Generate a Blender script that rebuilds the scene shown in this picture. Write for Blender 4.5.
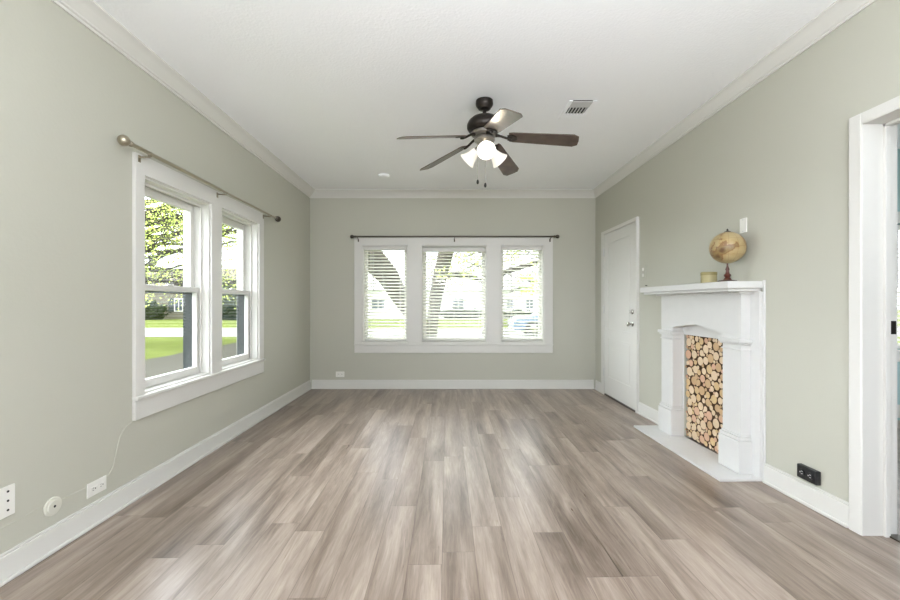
import bpy, bmesh, math, random
from mathutils import Vector, Matrix, noise

for o in list(bpy.data.objects):
    bpy.data.objects.remove(o)
SC = bpy.context.scene
C = SC.collection
R = math.radians
PI = math.pi

# ------------------------------------------------------------------ camera
F = 410.0                     # focal length in pixels of the 900 px wide frame
CZ = 1.19                     # eye height
VPX, VPY = 447.0, 302.5       # vanishing point in pixels
cam_d = bpy.data.cameras.new('camera')
cam_d.sensor_width = 36.0
cam_d.lens = F / 900.0 * 36.0
cam_d.shift_x = (450.0 - VPX) / 900.0
cam_d.shift_y = (VPY - 300.0) / 900.0
cam_d.clip_start = 0.02
cam_d.clip_end = 500
cam = bpy.data.objects.new('camera', cam_d)
C.objects.link(cam)
cam.location = (0, 0, CZ)
cam.rotation_euler = (PI / 2, 0, 0)
SC.camera = cam

# ------------------------------------------------------------------ world, sun, big lights, exposure
world = bpy.data.worlds.new('World')
SC.world = world
world.use_nodes = True
wnt = world.node_tree
bg = wnt.nodes['Background']
bg.inputs['Color'].default_value = (0.90, 0.93, 1.0, 1)
# bright overcast sky, with a stronger lobe added at left to light the room
w_tc = wnt.nodes.new('ShaderNodeTexCoord')
w_dot = wnt.nodes.new('ShaderNodeVectorMath')
w_dot.operation = 'DOT_PRODUCT'
w_dot.inputs[1].default_value = (-0.93, 0.12, 0.35)
w_map = wnt.nodes.new('ShaderNodeMapRange')
w_map.interpolation_type = 'SMOOTHSTEP'
w_map.inputs['From Min'].default_value = 0.45
w_map.inputs['From Max'].default_value = 1.0
w_map.inputs['To Min'].default_value = 2.7
w_map.inputs['To Max'].default_value = 14.0
wnt.links.new(w_tc.outputs['Generated'], w_dot.inputs[0])
wnt.links.new(w_dot.outputs['Value'], w_map.inputs['Value'])
wnt.links.new(w_map.outputs['Result'], bg.inputs['Strength'])

sun_d = bpy.data.lights.new('sun', 'SUN')
sun_d.energy = 0.3
sun_d.angle = R(6)
sun_d.color = (1.0, 0.96, 0.88)
sun = bpy.data.objects.new('sun', sun_d)
C.objects.link(sun)
sun.rotation_euler = Vector((-0.55, 0.12, -0.82)).to_track_quat('-Z', 'Y').to_euler()


def area_light(name, loc, direction, sx, sy, power, color=(1, 1, 1)):
    d = bpy.data.lights.new(name, 'AREA')
    d.shape = 'RECTANGLE'
    d.size, d.size_y = sx, sy
    d.energy = power
    d.color = color
    o = bpy.data.objects.new(name, d)
    C.objects.link(o)
    o.location = loc
    o.rotation_euler = Vector(direction).to_track_quat('-Z', 'Y').to_euler()
    return o


# added fill light in an invented opening of the wall behind the camera
area_light('rear_fill_light', (0.08, -1.97, 1.45), (0, 1, 0.5), 3.3, 1.8, 8, (0.88, 0.915, 1.0))
# added fill without a lamp body behind the viewpoint, bounced off the ceiling
area_light('ceiling_fill_light', (0.5, -0.7, 1.8), (0.05, 0.25, 1), 1.6, 1.2, 104, (0.88, 0.915, 1.0))
# two added fill lights in side holes cut for them behind the viewpoint
area_light('side_fill_light', (-1.93, -1.0, 1.4), (1, 0, 0.1), 1.2, 1.4, 18, (0.88, 0.915, 1.0))
area_light('side_fill_light', (2.09, -1.0, 1.4), (-1, 0, 0.1), 1.2, 1.4, 30, (0.88, 0.915, 1.0))
# added fill light for the adjoining room, at its unseen side opening
area_light('adjoining_fill_light', (5.93, 3.1, 1.4), (-1, 0, 0), 1.5, 1.5, 14, (0.90, 0.94, 1.0))

SC.view_settings.view_transform = 'Standard'
SC.view_settings.look = 'None'
SC.view_settings.gamma = 1.0
SC.view_settings.use_curve_mapping = False
SC.view_settings.exposure = 0.70
try:
    SC.cycles.use_denoising = True
    SC.cycles.max_bounces = 14
    SC.cycles.diffuse_bounces = 8
    SC.cycles.transparent_max_bounces = 24
    SC.cycles.caustics_reflective = False
    SC.cycles.caustics_refractive = False
    SC.cycles.sample_clamp_indirect = 6.0
except Exception:
    pass

# ------------------------------------------------------------------ dimensions
XL, XR = -1.891, 2.05         # side walls
YB, YR = 5.66, -2.0           # back wall, wall behind the camera
ZC = 2.725                    # ceiling


def fz(x, y):
    """the old floor climbs a few centimetres along the right wall"""
    u = min(1.0, max(0.0, (x - XL) / (XR - XL)))
    t = min(1.15, max(0.0, (YB - y) / 3.56))
    return 0.046 * u * t ** 1.6


# ------------------------------------------------------------------ mesh helpers
class MB:
    def __init__(self):
        self.bm = bmesh.new()

    def box(self, x0, x1, y0, y1, z0, z1):
        v = [self.bm.verts.new(p) for p in ((x0, y0, z0), (x1, y0, z0), (x1, y1, z0), (x0, y1, z0),
                                            (x0, y0, z1), (x1, y0, z1), (x1, y1, z1), (x0, y1, z1))]
        for f in ((0, 3, 2, 1), (4, 5, 6, 7), (0, 1, 5, 4), (1, 2, 6, 5), (2, 3, 7, 6), (3, 0, 4, 7)):
            self.bm.faces.new([v[i] for i in f])
        return self

    def boxy(self, x0, x1, y0, y1, z0, z1, step=0.25):
        """box cut along y, for warped baseboards"""
        n = max(1, int(round(abs(y1 - y0) / step)))
        rings = []
        for i in range(n + 1):
            y = y0 + (y1 - y0) * i / n
            rings.append([self.bm.verts.new(p) for p in ((x0, y, z0), (x1, y, z0), (x1, y, z1), (x0, y, z1))])
        for a, b in zip(rings, rings[1:]):
            for k in range(4):
                self.bm.faces.new((a[k], a[(k + 1) % 4], b[(k + 1) % 4], b[k]))
        self.bm.faces.new(rings[0][::-1])
        self.bm.faces.new(rings[-1])
        return self

    def loft(self, sections, cap=True, closed=True):
        rings = [[self.bm.verts.new(p) for p in s] for s in sections]
        n = len(rings[0])
        for a, b in zip(rings, rings[1:]):
            for k in range(n if closed else n - 1):
                self.bm.faces.new((a[k], a[(k + 1) % n], b[(k + 1) % n], b[k]))
        if cap:
            self.bm.faces.new(rings[0][::-1])
            self.bm.faces.new(rings[-1])
        return self

    def prism(self, poly, vec):
        vec = Vector(vec)
        return self.loft([[Vector(p) for p in poly], [Vector(p) + vec for p in poly]])

    def tube(self, path, r, n=10, cap=True):
        path = [Vector(p) for p in path]
        rs = r if isinstance(r, (list, tuple)) else [r] * len(path)
        secs = []
        up = None
        for i, p in enumerate(path):
            t = (path[min(i + 1, len(path) - 1)] - path[max(i - 1, 0)]).normalized()
            if up is None:
                up = Vector((0, 0, 1)) if abs(t.z) < 0.9 else Vector((1, 0, 0))
            a = t.cross(up).normalized()
            up = a.cross(t).normalized()
            secs.append([p + (a * math.cos(k * 2 * PI / n) + up * math.sin(k * 2 * PI / n)) * rs[i] for k in range(n)])
        return self.loft(secs, cap)

    def lathe(self, prof, origin, axis=(0, 0, 1), n=32, cap=True):
        """prof: list of (radius, height along axis)"""
        ax = Vector(axis).normalized()
        a = ax.orthogonal().normalized()
        b = ax.cross(a)
        o = Vector(origin)
        secs = [[o + ax * h + (a * math.cos(k * 2 * PI / n) + b * math.sin(k * 2 * PI / n)) * max(r, 1e-4)
                 for k in range(n)] for r, h in prof]
        return self.loft(secs, cap)

    def sphere(self, c, r, n=24, scale=(1, 1, 1)):
        m = Matrix.Translation(Vector(c)) @ Matrix.Diagonal((scale[0], scale[1], scale[2], 1))
        bmesh.ops.create_uvsphere(self.bm, u_segments=n, v_segments=max(6, n // 2), radius=r, matrix=m)
        return self

    def ico(self, c, r, sub=2, scale=(1, 1, 1), jitter=0.0, seed=0):
        m = Matrix.Translation(Vector(c)) @ Matrix.Diagonal((scale[0], scale[1], scale[2], 1))
        ret = bmesh.ops.create_icosphere(self.bm, subdivisions=sub, radius=r, matrix=m)
        if jitter:
            for v in ret['verts']:
                d = v.co - Vector(c)
                v.co += d * jitter * noise.noise(v.co * 2.5 / max(r, .1) + Vector((seed, seed, 0)))
        return self

    def holed_wall(self, axis, at0, at1, u0, u1, z0, z1, holes):
        """wall slab; axis 'x' lies in a plane of constant x (u = y), axis 'y' in constant y (u = x)"""
        us = sorted({u0, u1} | {h[0] for h in holes} | {h[1] for h in holes})
        zs = sorted({z0, z1} | {h[2] for h in holes} | {h[3] for h in holes})
        us = [u for u in us if u0 <= u <= u1]
        zs = [z for z in zs if z0 <= z <= z1]

        def solid(i, j):
            if not (0 <= i < len(us) - 1 and 0 <= j < len(zs) - 1):
                return False
            uc, zc = (us[i] + us[i + 1]) / 2, (zs[j] + zs[j + 1]) / 2
            return not any(h[0] < uc < h[1] and h[2] < zc < h[3] for h in holes)
        cache = {}

        def V(s, i, j):
            k = (s, i, j)
            if k not in cache:
                a = at0 if s == 0 else at1
                cache[k] = self.bm.verts.new((a, us[i], zs[j]) if axis == 'x' else (us[i], a, zs[j]))
            return cache[k]
        for i in range(len(us) - 1):
            for j in range(len(zs) - 1):
                if not solid(i, j):
                    continue
                for s in (0, 1):
                    self.bm.faces.new([V(s, i, j), V(s, i + 1, j), V(s, i + 1, j + 1), V(s, i, j + 1)])
                for (di, dj, a, b) in ((-1, 0, (i, j), (i, j + 1)), (1, 0, (i + 1, j), (i + 1, j + 1)),
                                       (0, -1, (i, j), (i + 1, j)), (0, 1, (i, j + 1), (i + 1, j + 1))):
                    if not solid(i + di, j + dj):
                        self.bm.faces.new([V(0, *a), V(0, *b), V(1, *b), V(1, *a)])
        return self

    def build(self, name, mat, parent=None, bevel=0.0, smooth=None, warp=False, segs=2):
        if warp:
            for v in self.bm.verts:
                v.co.z += fz(v.co.x, v.co.y)
        bmesh.ops.recalc_face_normals(self.bm, faces=self.bm.faces[:])
        off = Vector((0, 0, 0))
        p = parent
        while p is not None:
            off += p.location
            p = p.parent
        if off.length:
            bmesh.ops.translate(self.bm, verts=self.bm.verts[:], vec=-off)
        me = bpy.data.meshes.new(name)
        self.bm.to_mesh(me)
        self.bm.free()
        me.materials.append(mat)
        if smooth:
            me.shade_smooth()
            me.set_sharp_from_angle(angle=R(smooth))
        o = bpy.data.objects.new(name, me)
        C.objects.link(o)
        if parent is not None:
            o.parent = parent
        if bevel:
            b = o.modifiers.new('bevel', 'BEVEL')
            b.width = bevel
            b.segments = segs
            b.limit_method = 'ANGLE'
            b.angle_limit = R(35)
        return o


def tag(o, label=None, cat=None, group=None, kind=None):
    if label:
        o['label'] = label
    if cat:
        o['category'] = cat
    if group:
        o['group'] = group
    if kind:
        o['kind'] = kind
    return o


def thing(name, loc, label, cat, group=None, kind=None):
    o = bpy.data.objects.new(name, None)
    o.empty_display_size = 0.05
    C.objects.link(o)
    o.location = loc
    return tag(o, label, cat, group, kind)


# ------------------------------------------------------------------ materials
def srgb(r, g, b):
    def c(v):
        v /= 255.0
        return v / 12.92 if v <= 0.04045 else ((v + 0.055) / 1.055) ** 2.4
    return (c(r), c(g), c(b), 1)


def new_mat(name):
    m = bpy.data.materials.new(name)
    m.use_nodes = True
    return m, m.node_tree, m.node_tree.nodes['Principled BSDF']


def N(nt, t, **kw):
    n = nt.nodes.new(t)
    for k, v in kw.items():
        setattr(n, k, v)
    return n


def mat(name, col, rough=0.5, metal=0.0, var=0.0, vscale=3.0, bump=0.0, bscale=200.0, spec=None, stretch=(1, 1, 1)):
    m, nt, b = new_mat(name)
    b.inputs['Base Color'].default_value = col
    b.inputs['Roughness'].default_value = rough
    b.inputs['Metallic'].default_value = metal
    if spec is not None:
        b.inputs['Specular IOR Level'].default_value = spec
    tc = N(nt, 'ShaderNodeTexCoord')
    mp = N(nt, 'ShaderNodeMapping')
    mp.inputs['Scale'].default_value = stretch
    nt.links.new(tc.outputs['Object'], mp.inputs['Vector'])
    n = N(nt, 'ShaderNodeTexNoise')
    n.inputs['Scale'].default_value = vscale
    n.inputs['Detail'].default_value = 5
    nt.links.new(mp.outputs['Vector'], n.inputs['Vector'])
    mix = N(nt, 'ShaderNodeMix', data_type='RGBA')
    mix.inputs['A'].default_value = tuple(max(0, c * (1 - var)) for c in col[:3]) + (1,)
    mix.inputs['B'].default_value = tuple(min(1, c * (1 + var)) for c in col[:3]) + (1,)
    nt.links.new(n.outputs['Fac'], mix.inputs['Factor'])
    nt.links.new(mix.outputs['Result'], b.inputs['Base Color'])
    if bump:
        n2 = N(nt, 'ShaderNodeTexNoise')
        n2.inputs['Scale'].default_value = bscale
        n2.inputs['Detail'].default_value = 3
        nt.links.new(tc.outputs['Object'], n2.inputs['Vector'])
        bp = N(nt, 'ShaderNodeBump')
        bp.inputs['Strength'].default_value = bump
        bp.inputs['Distance'].default_value = 0.004
        nt.links.new(n2.outputs['Fac'], bp.inputs['Height'])
        nt.links.new(bp.outputs['Normal'], b.inputs['Normal'])
    return m


M_WALL = mat('wall_paint', srgb(184, 183.5, 171), 0.6, var=0.015, vscale=1.2, bump=0.12, bscale=55)
M_BLUE = mat('blue_wall_paint', srgb(160, 190, 190), 0.6, var=0.015)
M_CEIL = mat('ceiling_paint', srgb(246, 248, 251), 0.8, var=0.015, vscale=2, bump=0.5, bscale=70)
M_WHITE = mat('white_trim_paint', srgb(212, 211, 206), 0.38, var=0.01, vscale=6)
M_OLDWHITE = mat('brushed_white_paint', srgb(208, 208, 206), 0.45, var=0.03, vscale=14, bump=0.1, bscale=60)
M_PLASTIC = mat('white_plastic', srgb(226, 225, 219), 0.35)
M_CREAM = mat('cream_painted_plastic', srgb(205, 204, 192), 0.45)
M_DARKHOLE = mat('dark_socket', srgb(40, 40, 40), 0.6)
M_BLACK = mat('black_plastic', srgb(22, 23, 25), 0.35, var=0.1)
M_BRONZE = mat('dark_bronze', srgb(52, 47, 43), 0.38, 0.7, var=0.1, vscale=20)
M_NICKEL = mat('brushed_nickel', srgb(168, 160, 142), 0.32, 0.9, var=0.05, vscale=60)
M_PEWTER = mat('dark_pewter', srgb(90, 84, 76), 0.35, 0.9, var=0.05, vscale=60)
M_CHROME = mat('satin_steel', srgb(190, 188, 182), 0.25, 1.0)
M_TRACK = mat('grey_vinyl_track', srgb(56, 60, 60), 0.7, spec=0.15, var=0.06)
M_SOOT = mat('soot_black', srgb(18, 16, 15), 0.9, var=0.2)
M_GRILLE = mat('white_grille_metal', srgb(205, 205, 205), 0.5)
M_DUCT = mat('duct_dark', srgb(16, 16, 17), 0.8)


def math_node(nt, op, a, b=None):
    n = N(nt, 'ShaderNodeMath', operation=op)
    for i, v in enumerate((a, b)):
        if v is None:
            continue
        if isinstance(v, (int, float)):
            n.inputs[i].default_value = v
        else:
            nt.links.new(v, n.inputs[i])
    return n.outputs[0]


def blind_mat():
    m, nt, b = new_mat('white_blind_slat')
    b.inputs['Base Color'].default_value = srgb(248, 248, 245)
    b.inputs['Roughness'].default_value = 0.45
    tr = N(nt, 'ShaderNodeBsdfTranslucent')
    tr.inputs['Color'].default_value = srgb(252, 251, 246)
    mx = N(nt, 'ShaderNodeMixShader')
    mx.inputs[0].default_value = 0.6
    nt.links.new(b.outputs[0], mx.inputs[1])
    nt.links.new(tr.outputs[0], mx.inputs[2])
    nt.links.new(mx.outputs[0], nt.nodes['Material Output'].inputs['Surface'])
    return m


def glass_mat():
    m, nt, b = new_mat('window_glass')
    nt.nodes.remove(b)
    t = N(nt, 'ShaderNodeBsdfTransparent')
    t.inputs['Color'].default_value = (0.96, 0.98, 0.97, 1)
    g = N(nt, 'ShaderNodeBsdfGlossy')
    g.inputs['Roughness'].default_value = 0.02
    lw = N(nt, 'ShaderNodeLayerWeight')
    mx = N(nt, 'ShaderNodeMixShader')
    p5 = math_node(nt, 'POWER', lw.outputs['Facing'], 5.0)
    nt.links.new(math_node(nt, 'ADD', math_node(nt, 'MULTIPLY', p5, 0.6), 0.025), mx.inputs[0])
    nt.links.new(t.outputs[0], mx.inputs[1])
    nt.links.new(g.outputs[0], mx.inputs[2])
    nt.links.new(mx.outputs[0], nt.nodes['Material Output'].inputs['Surface'])
    return m


M_BLIND = blind_mat()
M_GLASS = glass_mat()


def floor_mat():
    m, nt, b = new_mat('vinyl_plank_floor')
    W, L = 0.152, 1.22
    tc = N(nt, 'ShaderNodeTexCoord')
    sp = N(nt, 'ShaderNodeSeparateXYZ')
    nt.links.new(tc.outputs['Object'], sp.inputs[0])
    x, y = sp.outputs['X'], sp.outputs['Y']
    u = math_node(nt, 'DIVIDE', math_node(nt, 'ADD', x, 50.03), W)
    i = math_node(nt, 'FLOOR', u)
    w1 = N(nt, 'ShaderNodeTexWhiteNoise', noise_dimensions='1D')
    nt.links.new(i, w1.inputs['W'])
    v = math_node(nt, 'ADD', math_node(nt, 'DIVIDE', math_node(nt, 'ADD', y, 50), L), w1.outputs['Value'])
    j = math_node(nt, 'FLOOR', v)
    cb = N(nt, 'ShaderNodeCombineXYZ')
    nt.links.new(i, cb.inputs[0])
    nt.links.new(j, cb.inputs[1])
    w2 = N(nt, 'ShaderNodeTexWhiteNoise', noise_dimensions='2D')
    nt.links.new(cb.outputs[0], w2.inputs['Vector'])
    rnd = w2.outputs['Value']
    # seams
    fu = math_node(nt, 'FRACT', u)
    fv = math_node(nt, 'FRACT', v)
    du = math_node(nt, 'MULTIPLY', math_node(nt, 'MINIMUM', fu, math_node(nt, 'SUBTRACT', 1.0, fu)), W)
    dv = math_node(nt, 'MULTIPLY', math_node(nt, 'MINIMUM', fv, math_node(nt, 'SUBTRACT', 1.0, fv)), L)
    dmin = math_node(nt, 'MINIMUM', du, dv)
    mr = N(nt, 'ShaderNodeMapRange')
    mr.inputs['From Min'].default_value = 0.0006
    mr.inputs['From Max'].default_value = 0.0022
    nt.links.new(dmin, mr.inputs['Value'])
    # grain
    def grain(sx, sy, detail, dist, seed):
        g = N(nt, 'ShaderNodeCombineXYZ')
        nt.links.new(math_node(nt, 'MULTIPLY', x, sx), g.inputs[0])
        nt.links.new(math_node(nt, 'MULTIPLY', y, sy), g.inputs[1])
        nt.links.new(math_node(nt, 'ADD', math_node(nt, 'MULTIPLY', rnd, 60.0), seed), g.inputs[2])
        n = N(nt, 'ShaderNodeTexNoise')
        n.inputs['Scale'].default_value = 1.0
        n.inputs['Detail'].default_value = detail
        n.inputs['Roughness'].default_value = 0.6
        n.inputs['Distortion'].default_value = dist
        nt.links.new(g.outputs[0], n.inputs['Vector'])
        return n.outputs['Fac']
    streak = grain(7.5, 0.7, 2, 0.6, 0.0)
    fine = grain(120.0, 6.0, 4, 0.8, 9.0)
    rings = grain(30.0, 2.6, 4, 2.2, 4.0)
    val = math_node(nt, 'ADD', math_node(nt, 'MULTIPLY', streak, 0.88),
                    math_node(nt, 'ADD', math_node(nt, 'MULTIPLY', fine, 0.26),
                              math_node(nt, 'ADD', math_node(nt, 'MULTIPLY', rings, 0.34), math_node(nt, 'MULTIPLY', rnd, 0.07))))
    val = math_node(nt, 'SUBTRACT', val, 0.285)
    cr = N(nt, 'ShaderNodeValToRGB')
    e = cr.color_ramp.elements
    e[0].position = 0.20
    e[0].color = srgb(84, 71, 59)
    e[1].position = 0.80
    e[1].color = srgb(184, 170, 157)
    k = e.new(0.5)
    k.color = srgb(142, 127, 115)
    nt.links.new(val, cr.inputs['Fac'])
    # plank tint
    mx = N(nt, 'ShaderNodeMix', data_type='RGBA', blend_type='MULTIPLY')
    mx.inputs['Factor'].default_value = 1.0
    nt.links.new(cr.outputs['Color'], mx.inputs['A'])
    sm = N(nt, 'ShaderNodeMix', data_type='RGBA')
    sm.inputs['A'].default_value = (0.66, 0.63, 0.61, 1)
    sm.inputs['B'].default_value = (1, 1, 1, 1)
    nt.links.new(mr.outputs['Result'], sm.inputs['Factor'])
    nt.links.new(sm.outputs['Result'], mx.inputs['B'])
    nt.links.new(mx.outputs['Result'], b.inputs['Base Color'])
    rr = N(nt, 'ShaderNodeMapRange')
    rr.inputs['To Min'].default_value = 0.24
    rr.inputs['To Max'].default_value = 0.36
    nt.links.new(fine, rr.inputs['Value'])
    nt.links.new(rr.outputs['Result'], b.inputs['Roughness'])
    bp = N(nt, 'ShaderNodeBump')
    bp.inputs['Strength'].default_value = 0.25
    bp.inputs['Distance'].default_value = 0.002
    hh = math_node(nt, 'ADD', math_node(nt, 'MULTIPLY', fine, 0.3), mr.outputs['Result'])
    nt.links.new(hh, bp.inputs['Height'])
    nt.links.new(bp.outputs['Normal'], b.inputs['Normal'])
    return m


M_FLOOR = floor_mat()

# ================================================================== SETTING
# ---- ground and street outside
M_GRASS = mat('grass_green', srgb(92, 100, 54), 0.9, spec=0.0, var=0.35, vscale=1.2, bump=0.6, bscale=40)
M_ASPHALT = mat('pale_street_concrete', srgb(150, 149, 146), 0.9, spec=0.0, var=0.08, vscale=0.6)
M_GRAVEL = mat('driveway_concrete', srgb(80, 78, 71), 0.9, spec=0.0, var=0.2, vscale=1.1, bump=0.3, bscale=30)
GZ = -0.40
g = MB().box(-90, 90, -12, 140, GZ - 0.3, GZ).build('lawn', M_GRASS)
tag(g, 'green front lawn spreading around the house', 'lawn', kind='structure')
g = MB().box(-90, 90, 19.0, 25.3, GZ, GZ + 0.02).build('street', M_ASPHALT)
tag(g, 'pale concrete street crossing in front of the lawn', 'street', kind='structure')
mb = MB()
n = 24
rng = random.Random(3)
lf, rt = [], []
for i in range(n + 1):
    y = -8 + 27.0 * i / n
    lf.append((-8.35 + rng.uniform(-.12, .12), y, GZ + 0.012))
    rt.append((-4.6 + rng.uniform(-.1, .1), y, GZ + 0.012))
for a, b, c, d in zip(lf, lf[1:], rt, rt[1:]):
    mb.bm.faces.new([mb.bm.verts.new(p) for p in (a, c, d, b)])
bmesh.ops.remove_doubles(mb.bm, verts=mb.bm.verts[:], dist=1e-4)
ret = bmesh.ops.extrude_face_region(mb.bm, geom=mb.bm.faces[:])
bmesh.ops.translate(mb.bm, verts=[v for v in ret['geom'] if isinstance(v, bmesh.types.BMVert)], vec=(0, 0, -0.06))
g = mb.build('driveway', M_GRAVEL)
tag(g, 'worn grey driveway beside the left wall with ragged grass edges', 'driveway', kind='structure')

# ---- floor (slightly out of level)
mb = MB()
xs = [XL - 0.2 + i * (6.2 - XL + 0.2) / 40 for i in range(41)]
ys = [YR - 0.2 + i * (YB + 0.2 - YR + 0.2) / 40 for i in range(41)]
top = [[mb.bm.verts.new((x, y, fz(x, y))) for y in ys] for x in xs]
for i in range(40):
    for j in range(40):
        mb.bm.faces.new((top[i][j], top[i + 1][j], top[i + 1][j + 1], top[i][j + 1]))
mb.box(xs[0], xs[-1], ys[0], ys[-1], -0.35, -0.03)
fl = mb.build('floor', M_FLOOR)
tag(fl, 'grey brown wood plank floor running towards the back wall', 'floor', kind='structure')

ce = MB().box(XL - 0.25, 6.3, YR - 0.25, YB + 0.25, ZC, ZC + 0.12).build('ceiling', M_CEIL)
tag(ce, 'white lightly textured ceiling', 'ceiling', kind='structure')

# ---- walls
WINL = [(2.540, 3.262), (3.410, 4.090)]
WLZ = (0.620, 1.978)
WINB = [(-1.166, -0.5425), (-0.355, 0.552), (0.7385, 1.335)]
WBZ = (0.636, 1.978)
w = MB().holed_wall('x', XL, XL - 0.2, YR - 0.2, YB + 0.2, -0.03, ZC, [(a, b, WLZ[0], WLZ[1]) for a, b in WINL] + [(-1.6, -0.4, 0.7, 2.1)])  # last hole is added, unseen, to hold a side fill light
tag(w.build('wall_left', M_WALL), 'greige painted wall with a pair of sash windows', 'wall', kind='structure')
w = MB().holed_wall('y', YB, YB + 0.2, XL, XR, -0.03, ZC, [(a, b, WBZ[0], WBZ[1]) for a, b in WINB])
tag(w.build('wall_back', M_WALL), 'greige painted end wall with a triple window', 'wall', kind='structure')
DOOR = (4.40, 5.275, 2.06)       # y0, y1, top
OPEN = (1.05, 2.01, 2.066)       # cased opening
FIRE = (2.93, 3.54, 0.93)        # firebox hole
w = MB().holed_wall('x', XR, XR + 0.14, YR - 0.2, YB + 0.2, -0.03, ZC,
                    [(DOOR[0], DOOR[1], -0.03, DOOR[2]), (OPEN[0], OPEN[1], -0.03, OPEN[2]), (FIRE[0], FIRE[1], -0.03, FIRE[2]), (-1.6, -0.4, 0.7, 2.1)])  # last hole is added behind the viewpoint for the other side fill
tag(w.build('wall_right', M_WALL), 'greige painted wall with the fireplace and white door', 'wall', kind='structure')
w = MB().holed_wall('y', YR, YR - 0.2, XL, XR, -0.03, ZC, [(-1.6, 1.75, 0.5, 2.4)])  # unseen opening, added to let fill light into the room
tag(w.build('wall_front', M_WALL), 'greige wall behind the viewpoint with a wide opening added for light', 'wall', kind='structure')
# adjoining room
ADY = 4.10
w = MB().holed_wall('y', ADY, ADY + 0.14, XR + 0.14, 6.0, -0.03, ZC, [(4.35, 5.35, 0.72, 1.98)])
tag(w.build('wall_adjoining_back', M_BLUE), 'pale blue green wall of the next room', 'wall', kind='structure')
w = MB().holed_wall('x', 6.0, 6.14, YR - 0.2, ADY + 0.14, -0.03, ZC, [(2.3, 3.9, 0.6, 2.1)])  # unseen opening, added to light the next room
tag(w.build('wall_adjoining_side', M_BLUE), 'far side wall of the next room with an opening added for light', 'wall', kind='structure')
w = MB().box(XR + 0.14, 6.0, YR - 0.2, YR, -0.03, ZC)
tag(w.build('wall_adjoining_front', M_BLUE), 'near end wall of the next room', 'wall', kind='structure')
# firebox lining
mb = MB()
mb.box(XR + 0.14, XR + 0.30, FIRE[0] - 0.03, FIRE[0], -0.03, FIRE[2] + 0.03)
mb.box(XR + 0.14, XR + 0.30, FIRE[1], FIRE[1] + 0.03, -0.03, FIRE[2] + 0.03)
mb.box(XR + 0.14, XR + 0.30, FIRE[0], FIRE[1], FIRE[2], FIRE[2] + 0.03)
mb.box(XR + 0.30, XR + 0.33, FIRE[0] - 0.03, FIRE[1] + 0.03, -0.03, FIRE[2] + 0.03)
tag(mb.build('wall_firebox', M_SOOT), 'black lining of the fireplace recess', 'wall', kind='structure')

# ---- baseboards with quarter-round shoe
BH = 0.125


def baseboard(name, segs, side, label):
    root = None
    mb, sh = MB(), MB()
    for a, b in segs:
        if side == 'left':
            mb.boxy(XL, XL + 0.016, a, b, 0, BH - 0.012)
            mb.boxy(XL, XL + 0.010, a, b, BH - 0.012, BH)
            sh.boxy(XL + 0.016, XL + 0.030, a, b, 0, 0.018)
        elif side == 'right':
            mb.boxy(XR - 0.016, XR, a, b, 0, BH - 0.012)
            mb.boxy(XR - 0.010, XR, a, b, BH - 0.012, BH)
            sh.boxy(XR - 0.028, XR - 0.016, a, b, 0, 0.018)
        else:
            mb.box(a, b, YB - 0.016, YB, 0, BH - 0.012)
            mb.box(a, b, YB - 0.010, YB, BH - 0.012, BH)
            sh.box(a, b, YB - 0.030, YB - 0.016, 0, 0.018)
    root = mb.build(name, M_WHITE, warp=True, bevel=0.003)
    sh.build('shoe_moulding', M_WHITE, root, warp=True, bevel=0.005)
    return tag(root, label, 'baseboard', kind='structure')


baseboard('baseboard_left', [(YR, YB)], 'left', 'white baseboard along the window wall')
baseboard('baseboard_back', [(XL + 0.03, XR - 0.028)], 'back', 'white baseboard under the triple window')
baseboard('baseboard_right', [(2.075, 2.632), (3.872, 4.368), (5.38, YB - 0.03)], 'right', 'white baseboard beside the fireplace')
baseboard_adj = MB().box(XR + 0.14, 6.0, ADY - 0.016, ADY, 0.04, 0.17).build('baseboard_adjoining', M_WHITE, bevel=0.003)
tag(baseboard_adj, 'white baseboard in the next room', 'baseboard', kind='structure')

# ---- crown moulding: profile (out from wall, down from ceiling)
PROF = [(0, 0), (0.096, 0), (0.096, 0.010), (0.088, 0.014), (0.074, 0.022), (0.058, 0.034), (0.040, 0.056),
        (0.026, 0.070), (0.024, 0.078), (0.014, 0.082), (0.012, 0.094), (0, 0.094)]


def crown(name, side, label):
    if side == 'back':
        secs = [[(XL + 0, YB - p, ZC - q) for p, q in PROF], [(XR - 0, YB - p, ZC - q) for p, q in PROF]]
    else:
        x0, s, k = (XL, 1, 1.0) if side == 'left' else (XR, -1, 0.72)
        secs = [[(x0 + s * p * k, YR, ZC - q) for p, q in PROF], [(x0 + s * p * k, YB - p, ZC - q) for p, q in PROF]]
    o = MB().loft(secs).build(name, M_WHITE, smooth=25)
    return tag(o, label, 'crown moulding', kind='structure')


crown('trim_1', 'left', 'white crown moulding above the left wall')
crown('trim_2', 'back', 'white crown moulding above the back wall')
crown('trim_3', 'right', 'white crown moulding above the right wall')


# ---- window builder pieces
def frame_boxes(mb, axis, a0, a1, u0, u1, z0, z1, wl, wr, wb, wt):
    """rectangular frame between planes a0..a1"""
    def bx(ua, ub, za, zb):
        if axis == 'x':
            mb.box(min(a0, a1), max(a0, a1), ua, ub, za, zb)
        else:
            mb.box(ua, ub, min(a0, a1), max(a0, a1), za, zb)
    bx(u0, u0 + wl, z0, z1)
    bx(u1 - wr, u1, z0, z1)
    bx(u0 + wl, u1 - wr, z0, z0 + wb)
    bx(u0 + wl, u1 - wr, z1 - wt, z1)
    return mb


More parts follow.
